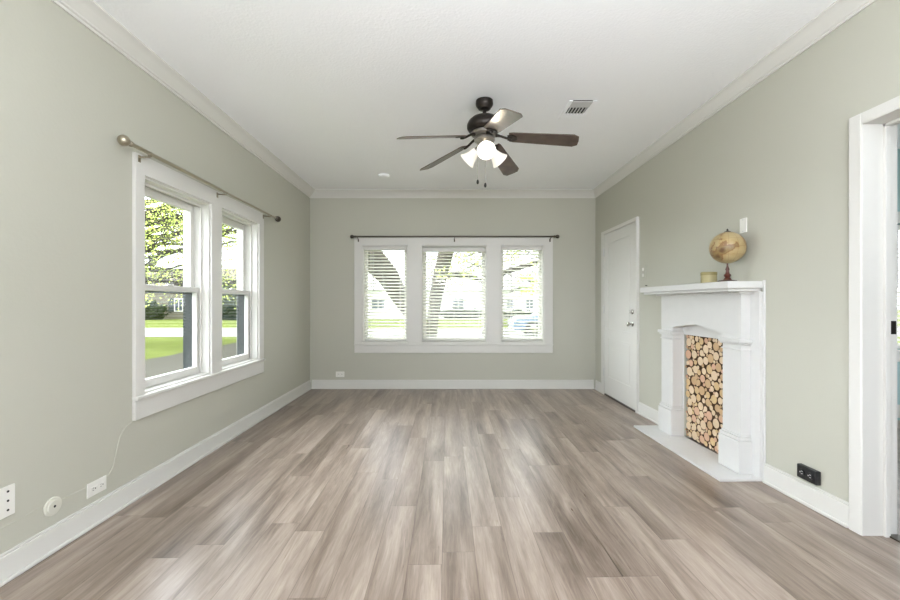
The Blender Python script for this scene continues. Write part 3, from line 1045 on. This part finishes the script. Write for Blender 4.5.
# ---- ceiling vent
vx0, vx1, vy0, vy1 = 0.955, 1.112, 3.108, 3.325
cv = thing('ceiling_vent', ((vx0 + vx1) / 2, (vy0 + vy1) / 2, ZC), 'white slotted air vent in the ceiling right of the fan', 'vent')
MB().box(vx0 + 0.005, vx1 - 0.005, vy0 + 0.004, vy1 - 0.004, ZC - 0.003, ZC - 0.0005).build('duct', M_DUCT, cv)
mb = MB()
e = 0.026
mb.box(vx0 - e, vx1 + e, vy0 - e, vy0, ZC - 0.0012, ZC - 0.0004)
mb.box(vx0 - e, vx1 + e, vy1, vy1 + 0.10, ZC - 0.008, ZC - 0.0005)
mb.box(vx0 - e, vx0, vy0, vy1, ZC - 0.008, ZC - 0.0005)
mb.box(vx1, vx1 + e, vy0, vy1, ZC - 0.008, ZC - 0.0005)
mb.build('frame', M_CEIL, cv, bevel=0.003)
mb = MB()
for i in range(6):
    x = vx0 + 0.016 + i * 0.0248
    mb.prism([(x - 0.004, vy0 + 0.11, ZC - 0.003), (x, vy0 + 0.11, ZC - 0.003), (x + 0.003, vy0 + 0.11, ZC - 0.010), (x - 0.001, vy0 + 0.11, ZC - 0.010)], (0, vy1 - vy0 - 0.11, 0))
mb.build('louvers', M_GRILLE, cv)
MB().box(vx0, vx1, vy0 + 0.008, vy0 + 0.105, ZC - 0.009, ZC - 0.004).build('damper_plate', M_GRILLE, cv, bevel=0.002)

# ---- smoke detector / ceiling disc
sd = MB().lathe([(0.066, 0), (0.066, -0.010), (0.060, -0.022), (0.040, -0.028), (0.0, -0.028)], (-0.76, 4.94, ZC), n=32).build('smoke_detector', M_CEIL, smooth=40)
tag(sd, 'flat round white smoke detector on the ceiling near the back wall', 'smoke detector')

# ================================================================== CURTAIN RODS
def finial(mb, c, ax, r):
    ax = Vector(ax).normalized()
    c = Vector(c)
    prof = [(0.010, -r * 1.9), (0.016, -r * 1.75), (0.016, -r * 1.45), (0.009, -r * 1.25), (0.012, -r * 0.98)]
    for i in range(1, 13):
        a = PI * (0.88 - 0.88 * i / 12)
        prof.append((r * math.sin(a) if i < 12 else 0.0005, r * math.cos(a)))
    mb.lathe(prof, c, ax, 24)
    return mb


cr1 = thing('curtain_rod', (-1.80, 3.33, 2.08), 'long nickel curtain rod with ball ends above the left sash windows', 'curtain rod')
pa, pb = Vector((-1.80, 2.285, 2.093)), Vector((-1.80, 4.367, 2.079))
mid = pa.lerp(pb, 0.47)
dv = (pb - pa).normalized()
MB().tube([pa + dv * 0.05, mid], 0.0125, 14).build('rod', M_NICKEL, cr1, smooth=40)
MB().tube([mid - dv * 0.02, pb - dv * 0.05], 0.0095, 14).build('inner_rod', M_NICKEL, cr1, smooth=40)
finial(MB(), pa, -dv, 0.031).build('finial', M_NICKEL, cr1, smooth=50)
finial(MB(), pb, dv, 0.031).build('finial', M_PEWTER, cr1, smooth=50)


def rod_bracket(pt, wall_pt, mt, root, axis):
    mb = MB()
    p, w_ = Vector(pt), Vector(wall_pt)
    mb.tube([w_, Vector((p.x, p.y, w_.z)) if False else p + Vector((0, 0, -0.018))], 0.005, 8)
    if axis == 'x':
        mb.box(w_.x, w_.x + 0.004, w_.y - 0.009, w_.y + 0.009, w_.z - 0.030, w_.z + 0.012)
    else:
        mb.box(w_.x - 0.009, w_.x + 0.009, w_.y - 0.004, w_.y, w_.z - 0.030, w_.z + 0.012)
    cup = [p + Vector((0, 0, -0.0165))]
    arc = []
    for i in range(9):
        a = PI + PI * i / 8
        o_ = Vector((math.cos(a) * 0.0165, 0, math.sin(a) * 0.0165)) if axis == 'x' else Vector((0, math.cos(a) * 0.0165, math.sin(a) * 0.0165))
        arc.append(p + o_)
    mb.tube(arc, 0.0035, 8)
    return mb.build('bracket', mt, root, smooth=40)


for y in (2.49, 3.335, 4.17):
    z = 2.093 + (2.079 - 2.093) * (y - 2.285) / (4.367 - 2.285)
    rod_bracket((-1.80, y, z), (XL + 0.022, y, 2.072), M_NICKEL, cr1, 'x')

cr2 = thing('curtain_rod', (0.1, 5.58, 2.09), 'dark pewter curtain rod with ball ends above the triple window', 'curtain rod')
yr = YB - 0.08
za = CZ + 66.0 / F * yr
xa, xb = (352.0 - VPX) / F * yr, (557.5 - VPX) / F * yr
pa, pb = Vector((xa, yr, za)), Vector((xb, yr, za))
MB().tube([pa + Vector((0.03, 0, 0)), pb - Vector((0.03, 0, 0))], 0.011, 12).build('rod', M_PEWTER, cr2, smooth=40)
finial(MB(), pa, (-1, 0, 0), 0.026).build('finial', M_PEWTER, cr2, smooth=50)
finial(MB(), pb, (1, 0, 0), 0.026).build('finial', M_PEWTER, cr2, smooth=50)
for px in (357.5, 454.5, 551.0):
    x = (px - VPX) / F * yr
    rod_bracket((x, yr, za), (x, YB - 0.022, za - 0.035), M_PEWTER, cr2, 'y')


# ================================================================== BLINDS
def blind(x0, x1, yc, ztop, zbot, label, group, wand=True, tilt=22):
    rt = thing('window_blind', ((x0 + x1) / 2, yc, zbot), label, 'window blind', group)
    MB().box(x0, x1, yc - 0.030, yc + 0.024, ztop - 0.045, ztop).build('headrail', M_WHITE, rt, bevel=0.003)
    mb = MB()
    zt, zb = ztop - 0.062, zbot + 0.035
    n = int(round((zt - zb) / 0.044))
    ct, st = math.cos(R(tilt)), math.sin(R(tilt))
    for i in range(n + 1):
        z = zt + (zb - zt) * i / n
        pf_t, pf_b = [], []
        for q in range(7):
            s = (q / 6 - 0.5) * 0.050
            c = 0.003 * (1 - (q / 3 - 1) ** 2)
            # the room-side edge hangs lower
            yy = s * ct - c * st
            zz = s * st + c * ct
            pf_t.append((yy, zz + 0.0013))
            pf_b.append((yy, zz - 0.0013))
        poly = pf_t + pf_b[::-1]
        mb.loft([[(x0 + 0.006, yc + a, z + b) for a, b in poly], [(x1 - 0.006, yc + a, z + b) for a, b in poly]])
    mb.build('slats', M_BLIND, rt, smooth=30)
    MB().box(x0 + 0.004, x1 - 0.004, yc - 0.026, yc + 0.026, zbot, zbot + 0.018).build('bottom_rail', M_WHITE, rt, bevel=0.003)
    mb = MB()
    nn = 2 if x1 - x0 < 0.8 else 3
    for i in range(nn):
        x = x0 + 0.09 + (x1 - x0 - 0.18) * i / (nn - 1)
        for yy in (yc - 0.027, yc + 0.027):
            mb.tube([(x, yy, zbot + 0.018), (x, yy, ztop - 0.045)], 0.0014, 5)
    mb.build('ladder_cords', M_BLIND, rt)
    if wand:
        x = x0 + 0.13
        MB().tube([(x, yc - 0.036, ztop - 0.03), (x, yc - 0.040, ztop - 0.06), (x, yc - 0.040, ztop - 0.62)], 0.0045, 8).build('tilt_wand', M_GRILLE, rt, smooth=40)
    return rt


grp = 'white slatted blinds in the triple window'
blind(WINB[0][0] + 0.018, WINB[0][1] - 0.018, YB + 0.038, WBZ[1] - 0.016, WBZ[0] + 0.026, 'narrow white slatted blind in the left part of the triple window', grp)
blind(WINB[1][0] + 0.018, WINB[1][1] - 0.018, YB + 0.038, WBZ[1] - 0.040, WBZ[0] + 0.026, 'wide white slatted blind in the middle of the triple window', grp)
blind(WINB[2][0] + 0.018, WINB[2][1] - 0.018, YB + 0.038, WBZ[1] - 0.016, WBZ[0] + 0.030, 'narrow white slatted blind in the right part of the triple window', grp)
blind(4.365, 5.335, ADY + 0.03, 1.965, 0.735, 'white slatted blind in the next room seen through the cased opening', None)


# ================================================================== WALL PLATES AND CABLE
def wl(px, py, off=0.0):
    """point on the left wall for a photo pixel"""
    d = F * -(XL + off) / (VPX - px)
    return d, CZ + (VPY - py) / F * d


# three-jack plate
jp = thing('jack_plate', (XL, 1.755, 0.335), 'white wall plate with three dark jacks low on the left wall', 'wall plate')
MB().box(XL, XL + 0.008, 1.705, 1.789, 0.272, 0.403).build('plate', M_PLASTIC, jp, bevel=0.003)
for zc in (0.300, 0.340, 0.380):
    MB().lathe([(0.0048, 0), (0.0048, 0.002), (0.003, 0.002)], (XL + 0.008, 1.758, zc), (1, 0, 0), 14).build('jack', M_DARKHOLE, jp)
# round plate
rp = thing('round_cable_plate', (XL, 1.968, 0.213), 'round white cable plate on the left wall between the two square plates', 'wall plate')
MB().lathe([(0.043, 0), (0.044, 0.006), (0.042, 0.009), (0.031, 0.010), (0.029, 0.013), (0.022, 0.014), (0.0, 0.014)], (XL, 1.962, 0.215), (1, 0, 0), 32).build('plate', M_CREAM, rp, smooth=40)
MB().lathe([(0.006, 0.013), (0.006, 0.0155), (0.003, 0.0155)], (XL, 1.962, 0.215), (1, 0, 0), 14).build('cable_hole', M_DARKHOLE, rp)


def duplex(name, horiz_axis, c, label, m_plate=None, box_depth=0.007, dark=False):
    """outlet lying on its side; horiz_axis 'left' / 'back'"""
    root = thing(name, c, label, 'outlet')
    cx, cy, cz = c
    pm = m_plate or M_PLASTIC

    def bx(u0, u1, z0, z1, d0, d1, nm, m, parent, bv=0.0):
        if horiz_axis == 'left':
            mb = MB().box(XL + d0, XL + d1, cy + u0, cy + u1, cz + z0, cz + z1)
        else:
            mb = MB().box(cx + u0, cx + u1, YB - d1, YB - d0, cz + z0, cz + z1)
        return mb.build(nm, m, parent, bevel=bv)
    bx(-0.060, 0.060, -0.038, 0.038, 0, box_depth, 'plate', pm, root, 0.003)
    for s in (-0.024, 0.024):
        rc = bx(s - 0.0165, s + 0.0165, -0.014, 0.014, box_depth, box_depth + 0.003, 'receptacle', pm, root, 0.002)
        for dz in (-0.006, 0.006):
            bx(s - 0.009, s - 0.001, dz - 0.0012, dz + 0.0012, box_depth + 0.003, box_depth + 0.0036, 'slot', M_DARKHOLE, rc)
        bx(s + 0.005, s + 0.010, -0.003, 0.003, box_depth + 0.003, box_depth + 0.0036, 'ground_hole', M_DARKHOLE, rc)
    return root


duplex('outlet', 'left', (XL, 2.210, 0.197), 'white double outlet on its side above the left baseboard')
duplex('outlet', 'back', ((340.2 - VPX) / 72.44, YB, CZ - (374.2 - VPY) / 72.44), 'white double outlet low on the back wall under the triple window')

# painted-over cable running along the left wall
pts = []
for px, py in ((-14, 538), (6, 526.5), (25, 516.5), (43, 507)):
    d, z = wl(px, py, 0.004)
    pts.append((XL + 0.0002, d, z))
pts2 = []
for px, py in ((62, 500), (75, 493.5), (87, 488)):
    d, z = wl(px, py, 0.004)
    pts2.append((XL + 0.0002, d, z))
pts3 = []
for px, py in ((106, 478), (110, 474), (114, 466), (118, 448), (121, 436), (126, 427.5), (133, 422)):
    d, z = wl(px, py, 0.004)
    pts3.append((XL + 0.0002, d, z))
mb = MB()
for p in (pts, pts2, pts3):
    mb.tube(p, 0.0022, 8)
cb_ = mb.build('wall_cable', M_WALL, smooth=50)
tag(cb_, 'thin painted over cable running along the left wall between the plates to the window', 'cable')

# black outlet box on the right wall
ob = thing('outlet_box', (XR, 2.325, 0.222), 'black outlet box above the baseboard right of the fireplace', 'outlet')
by0, by1, bz0, bz1 = 2.245, 2.370, 0.186, 0.262
MB().box(XR - 0.030, XR, by0, by1, bz0, bz1).build('box', M_BLACK, ob, bevel=0.005)
for s in (by0 + 0.036, by1 - 0.036):
    rc = MB().lathe([(0.019, 0), (0.019, 0.003), (0.0, 0.003)], (XR - 0.030, s, (bz0 + bz1) / 2), (-1, 0, 0), 20).build('receptacle', M_BLACK, ob)
    mb = MB()
    for dz in (-0.007, 0.007):
        mb.box(XR - 0.0338, XR - 0.033, s - 0.008, s + 0.002, (bz0 + bz1) / 2 + dz - 0.0016, (bz0 + bz1) / 2 + dz + 0.0016)
    mb.box(XR - 0.0338, XR - 0.033, s + 0.006, s + 0.011, (bz0 + bz1) / 2 - 0.003, (bz0 + bz1) / 2 + 0.003)
    mb.build('slots', M_GRILLE, rc)

# switch plate painted with the wall, two toggles
sw = thing('switch_plate', (XR, 4.262, 1.50), 'wall coloured light switch with two toggles above the far mantel end', 'light switch')
MB().box(XR - 0.007, XR, 4.222, 4.302, 1.428, 1.572).build('plate', M_WALL, sw, bevel=0.003)
for zc in (1.535, 1.475):
    MB().box(XR - 0.018, XR - 0.006, 4.250, 4.274, zc - 0.016, zc + 0.016).build('toggle', M_PLASTIC, sw, bevel=0.004)
nl = MB().tube([(XR, 4.20, 1.362), (XR - 0.02, 4.20, 1.366)], 0.004, 8).build('nail', M_BRONZE)
tag(nl, 'small dark nail in the wall just above the far mantel end', 'nail')
# blank plate above the globe
bp_ = thing('blank_plate', (XR, 2.830, 1.72), 'white blank wall plate with two screws behind the globe', 'wall plate')
MB().box(XR - 0.007, XR, 2.798, 2.864, 1.672, 1.771).build('plate', M_PLASTIC, bp_, bevel=0.003)
for zc in (1.680, 1.761):
    MB().lathe([(0.005, 0), (0.005, 0.002), (0.001, 0.003)], (XR - 0.007, 2.831, zc), (-1, 0, 0), 10).build('screw', M_GRILLE, bp_)

# ================================================================== OUTSIDE
M_BARKT = mat('tree_bark', srgb(80, 75, 70), 0.95, spec=0.0, var=0.3, vscale=6, bump=0.6, bscale=20, stretch=(1, 1, .25))


def leaf_mat(name, c):
    m, nt, b = new_mat(name)
    b.inputs['Roughness'].default_value = 0.6
    tc = N(nt, 'ShaderNodeTexCoord')
    nz = N(nt, 'ShaderNodeTexNoise')
    nz.inputs['Scale'].default_value = 1.5
    nt.links.new(tc.outputs['Object'], nz.inputs['Vector'])
    mx = N(nt, 'ShaderNodeMix', data_type='RGBA')
    mx.inputs['A'].default_value = tuple(v * 0.7 for v in c[:3]) + (1,)
    mx.inputs['B'].default_value = tuple(min(1, v * 1.3) for v in c[:3]) + (1,)
    nt.links.new(nz.outputs['Fac'], mx.inputs['Factor'])
    nt.links.new(mx.outputs['Result'], b.inputs['Base Color'])
    tr = N(nt, 'ShaderNodeBsdfTranslucent')
    nt.links.new(mx.outputs['Result'], tr.inputs['Color'])
    ms = N(nt, 'ShaderNodeMixShader')
    ms.inputs[0].default_value = 0.75
    nt.links.new(b.outputs[0], ms.inputs[1])
    nt.links.new(tr.outputs[0], ms.inputs[2])
    nt.links.new(ms.outputs[0], nt.nodes['Material Output'].inputs['Surface'])
    return m


M_LEAF = leaf_mat('spring_leaves', srgb(200, 214, 120))
M_LEAFD = leaf_mat('dark_leaves', srgb(62, 76, 44))


def leaves(mb, centre, rad, n, size, rng):
    for _ in range(n):
        d = Vector((rng.gauss(0, 1), rng.gauss(0, 1), rng.gauss(0, 1))).normalized() * rad * rng.random() ** 0.5
        p = Vector(centre) + d
        a = Vector((rng.gauss(0, 1), rng.gauss(0, 1), rng.gauss(0, 1))).normalized()
        b = a.orthogonal().normalized()
        s = size * rng.uniform(0.6, 1.3)
        vs = [mb.bm.verts.new(q) for q in (p, p + a * s * 0.5 + b * s * 0.28, p + a * s, p + a * s * 0.5 - b * s * 0.28)]
        mb.bm.faces.new(vs)


def wobble(p0, p1, r0, r1, n, amp, rng):
    p0, p1 = Vector(p0), Vector(p1)
    pts, rs = [], []
    for i in range(n + 1):
        t = i / n
        off = Vector((rng.uniform(-1, 1), rng.uniform(-1, 1), rng.uniform(-1, 1))) * amp * math.sin(PI * t)
        pts.append(p0.lerp(p1, t) + off)
        rs.append(r0 + (r1 - r0) * t)
    return pts, rs


# tree seen through the left sashes
rng = random.Random(5)
tx, ty = -12.6, 15.4
tl = thing('tree', (tx, ty, GZ), 'leafy spring tree with spreading branches outside the left sash windows', 'tree')
mb = MB()
trk = [(tx, ty, GZ - 0.1), (tx + .1, ty, 1.2), (tx, ty + .1, 2.6), (tx + .15, ty, 4.2)]
mb.tube(trk, [0.42, 0.33, 0.30, 0.22], 12)
lv = MB()
tb = MB()
for i in range(54):
    a = rng.uniform(-1.2, 1.4) if i < 46 else rng.uniform(0, 6.28)
    zs = rng.uniform(1.9, 5.0)
    ln = rng.uniform(3.5, 6.8)
    if i < 14:
        a, ln = rng.uniform(0.0, 1.15), rng.uniform(5.5, 8.0)
    up = rng.uniform(-0.05, 0.55)
    p0 = Vector((tx, ty, zs))
    p1 = p0 + Vector((math.cos(a) * ln, math.sin(a) * ln, up * ln))
    pts, rs = wobble(p0, p1, rng.uniform(.05, .09), 0.012, 8, 0.22, rng)
    tb.tube(pts, rs, 7)
    for q in range(2, 9):
        for _ in range(3):
            b0 = pts[q]
            b1 = b0 + Vector((rng.gauss(0, .7), rng.gauss(0, .7), rng.gauss(0.15, .5)))
            tb.tube([b0, b0.lerp(b1, .5) + Vector((0, 0, rng.uniform(-.1, .15))), b1], [0.012, 0.008, 0.004], 5)
            leaves(lv, b1, 0.52, 18, 0.085, rng)
mb.build('trunk', M_BARKT, tl, smooth=50)
tb.build('branches', M_BARKT, tl, smooth=50)
tag(lv.build('foliage', M_LEAF, tl), kind='stuff')

# forked tree seen through the blinds
rng = random.Random(8)
ty = 13.0


def bp(px, py, d):
    return Vector(((px - VPX) / F * d, d, CZ + (VPY - py) / F * d))


bt = bp(431, 352, ty)
tf = thing('tree', (bt.x, ty, GZ), 'old forked tree with heavy grey limbs on the front lawn behind the blinds', 'tree')
mb = MB()
mb.tube([(bt.x, ty, GZ - 0.1), bp(431, 338, ty), bp(433, 318, ty), bp(436, 296, ty - .1), bp(441, 272, ty - .2), bp(449, 240, ty - .3), bp(455, 190, ty - .4)],
        [0.30, 0.19, 0.18, 0.20, 0.23, 0.24, 0.15], 12)
mb.build('trunk', M_BARKT, tf, smooth=50)
mb = MB()
mb.tube([bp(431, 346, ty), bp(418, 324, ty), bp(404, 304, ty - .1), bp(388, 276, ty - .3), bp(366, 252, ty - .6), bp(330, 225, ty - 1)],
        [0.16, 0.17, 0.24, 0.34, 0.40, 0.30], 12)
mb.build('limb', M_BARKT, tf, smooth=50)
mb = MB()
mb.tube([bp(441, 279, ty), bp(458, 274, ty), bp(475, 278, ty), bp(490, 285, ty), bp(505, 272, ty), bp(525, 266, ty), bp(560, 255, ty)],
        [0.13, 0.11, 0.09, 0.07, 0.085, 0.08, 0.05], 9)
mb.build('limb', M_BARKT, tf, smooth=50)
mb = MB()
lv = MB()
for i in range(46):
    px, py = rng.uniform(430, 580), rng.uniform(205, 276)
    if i > 38:
        px, py = rng.uniform(518, 540), rng.uniform(276, 288)
    c = bp(px, py, ty + rng.uniform(-1.2, 1.6))
    mb.tube([c, c + Vector((rng.gauss(0, .5), rng.gauss(0, .4), rng.gauss(0.1, .3))), c + Vector((rng.gauss(0, .9), rng.gauss(0, .6), rng.gauss(.25, .5)))], [0.02, 0.014, 0.006], 5)
    leaves(lv, c, 0.42, 42, 0.12, rng)
mb.build('twigs', M_BARKT, tf)
tag(lv.build('foliage', M_LEAF, tf), kind='stuff')

# houses across the street
M_SIDEW = mat('white_siding', srgb(225, 225, 220), 0.8, spec=0.0, var=0.03)
M_SIDEB = mat('beige_siding', srgb(122, 117, 102), 0.8, spec=0.0, var=0.05)
M_ROOF = mat('grey_shingles', srgb(176, 175, 174), 0.9, spec=0.0, var=0.15, vscale=8)
M_ROOFB = mat('brown_shingles', srgb(100, 95, 88), 0.9, spec=0.0, var=0.15, vscale=8)
M_PANE = mat('house_window_pane', srgb(70, 78, 86), 0.2)
M_SHUT = mat('dark_shutter', srgb(48, 56, 56), 0.6)


def house(x0, x1, y0, y1, h, rise, wm, rm, wins, label, shutters=False):
    t = thing('house', ((x0 + x1) / 2, (y0 + y1) / 2, GZ), label, 'house')
    MB().box(x0, x1, y0, y1, GZ, GZ + h).build('walls', wm, t)
    ov = 0.5
    ym = (y0 + y1) / 2
    MB().prism([(x0 - ov, y0 - ov, GZ + h), (x0 - ov, ym, GZ + h + rise), (x0 - ov, y1 + ov, GZ + h)], (x1 - x0 + 2 * ov, 0, 0)).build('roof', rm, t)
    for (a, b, za_, zb_) in wins:
        f = frame_boxes(MB(), 'y', y0 - 0.06, y0, a, b, GZ + za_, GZ + zb_, 0.1, 0.1, 0.1, 0.1)
        f.box((a + b) / 2 - 0.04, (a + b) / 2 + 0.04, y0 - 0.05, y0 - 0.01, GZ + za_ + 0.1, GZ + zb_ - 0.1)
        fo = f.build('window', M_WHITE, t)
        MB().box(a + 0.08, b - 0.08, y0 - 0.03, y0 - 0.01, GZ + za_ + .08, GZ + zb_ - .08).build('pane', M_PANE, fo)
        if shutters:
            for s0, s1 in ((a - 0.55, a - 0.05), (b + 0.05, b + 0.55)):
                MB().box(s0, s1, y0 - 0.05, y0, GZ + za_, GZ + zb_).build('shutter', M_SHUT, t)
    return t


house(-9.5, 11.5, 42, 52, 2.9, 2.2, M_SIDEW, M_ROOF, [(-7.8, -6.3, 0.9, 2.1), (0.5, 1.8, 0.5, 2.1), (6.0, 6.9, 0.9, 2.1), (8.0, 8.9, 0.9, 2.1)],
      'long white house across the street behind the triple window')
house(-47, -22, 40, 50, 2.9, 2.4, M_SIDEB, M_ROOFB, [(-26.6, -25.7, 0.7, 2.0), (-40, -38.8, .7, 2.0), (-33.5, -32.3, .7, 2.0)],
      'beige house with dark shutters across the street outside the left windows', True)


def bush(x, y, r, label, mt, n, seed, scale=(1, 1, .8)):
    rg = random.Random(seed)
    mb = MB().ico((x, y, GZ + r * scale[2] * 0.8), r * 0.85, 3, scale, 0.5, seed)
    for _ in range(n):
        d = Vector((rg.gauss(0, 1), rg.gauss(0, 1), rg.gauss(0, 1))).normalized()
        p = Vector((x + d.x * r * scale[0], y + d.y * r * scale[1], GZ + r * scale[2] * 0.8 + d.z * r * scale[2]))
        leaves(mb, p, 0.2, 3, 0.22, rg)
    o = mb.build('bush', mt)
    tag(o, label, 'bush', 'bushes in front of the houses')


bush(-28.0, 38.2, 1.15, 'dark round bush left of the shuttered window of the beige house', M_LEAFD, 140, 1, (1.6, 1, .9))
bush(-20.0, 38.0, 1.5, 'tall dark bush outside the farther of the two left sash windows', M_LEAFD, 160, 3, (1.6, 1, 1.4))
bush(1.2, 40.5, 0.8, 'low hedge under the middle window of the white house', M_LEAFD, 100, 4, (3.2, .8, .7))
bush(7.6, 40.5, 0.8, 'low hedge under the right windows of the white house', M_LEAFD, 100, 6, (3.4, .8, .6))

# parked car
M_CAR = mat('pale_blue_car_paint', srgb(104, 124, 152), 0.25, 0.1)
M_TYRE = mat('tyre_rubber', srgb(38, 38, 40), 0.8)
M_CGLASS = mat('car_glass', srgb(52, 60, 68), 0.12)
cxl = (534.5 - VPX) / F * 18.9
cb0 = cxl - 0.95
cy0, cy1 = 19.15, 20.9
car = thing('car', (cb0 + 2.2, 20.0, GZ), 'pale blue car parked on the street seen through the right blind', 'car')
side = [(0.0, 0.42), (0.05, 0.72), (0.35, 0.86), (1.15, 0.95), (1.85, 1.38), (2.3, 1.46), (3.2, 1.42), (3.85, 1.02), (4.3, 0.95), (4.4, 0.55), (4.35, 0.3)]
low = [(3.87, 0.28)] + [(3.52 + 0.37 * math.cos(a), 0.33 + 0.37 * math.sin(a)) for a in [PI * q / 8 for q in range(0, 9)]] + \
      [(0.95 + 0.37 * math.cos(a), 0.33 + 0.37 * math.sin(a)) for a in [PI * q / 8 for q in range(0, 9)]] + [(0.5, 0.28), (0.08, 0.28)]
poly = side + low


def car_sec(y, inset):
    zc = GZ + 0.02
    return [(cb0 + x, y + (inset * max(0, (z - 0.9) / 0.5)), zc + z) for x, z in poly]


MB().loft([car_sec(cy0, 0.22), car_sec(cy1, -0.22)]).build('body', M_CAR, car, bevel=0.03)
gw = [(1.32, 0.99), (1.92, 1.33), (2.35, 1.39), (3.1, 1.36), (3.6, 1.02)]
for yy, s, sg in ((cy0, 0.22, -1), (cy1, -0.22, 1)):
    MB().loft([[(cb0 + x, yy + s * max(0, (z - 0.9) / 0.5) + sg * o_, GZ + 0.02 + z) for x, z in gw] for o_ in (0.012, -0.02)]).build('side_window', M_CGLASS, car)
for wx in (0.95, 3.52):
    for yy, sg in ((cy0 + 0.02, 1), (cy1 - 0.02, -1)):
        wh = MB().lathe([(0.20, 0.0), (0.32, 0.0), (0.335, 0.03), (0.335, 0.19), (0.32, 0.22), (0.1, 0.22)], (cb0 + wx, yy, GZ + 0.02 + 0.335), (0, sg, 0), 24).build('wheel', M_TYRE, car, smooth=40)
        MB().lathe([(0.02, -0.012), (0.10, -0.008), (0.205, 0.002), (0.205, 0.02)], (cb0 + wx, yy, GZ + 0.02 + 0.335), (0, sg, 0), 20).build('hubcap', M_CHROME, wh, smooth=40)
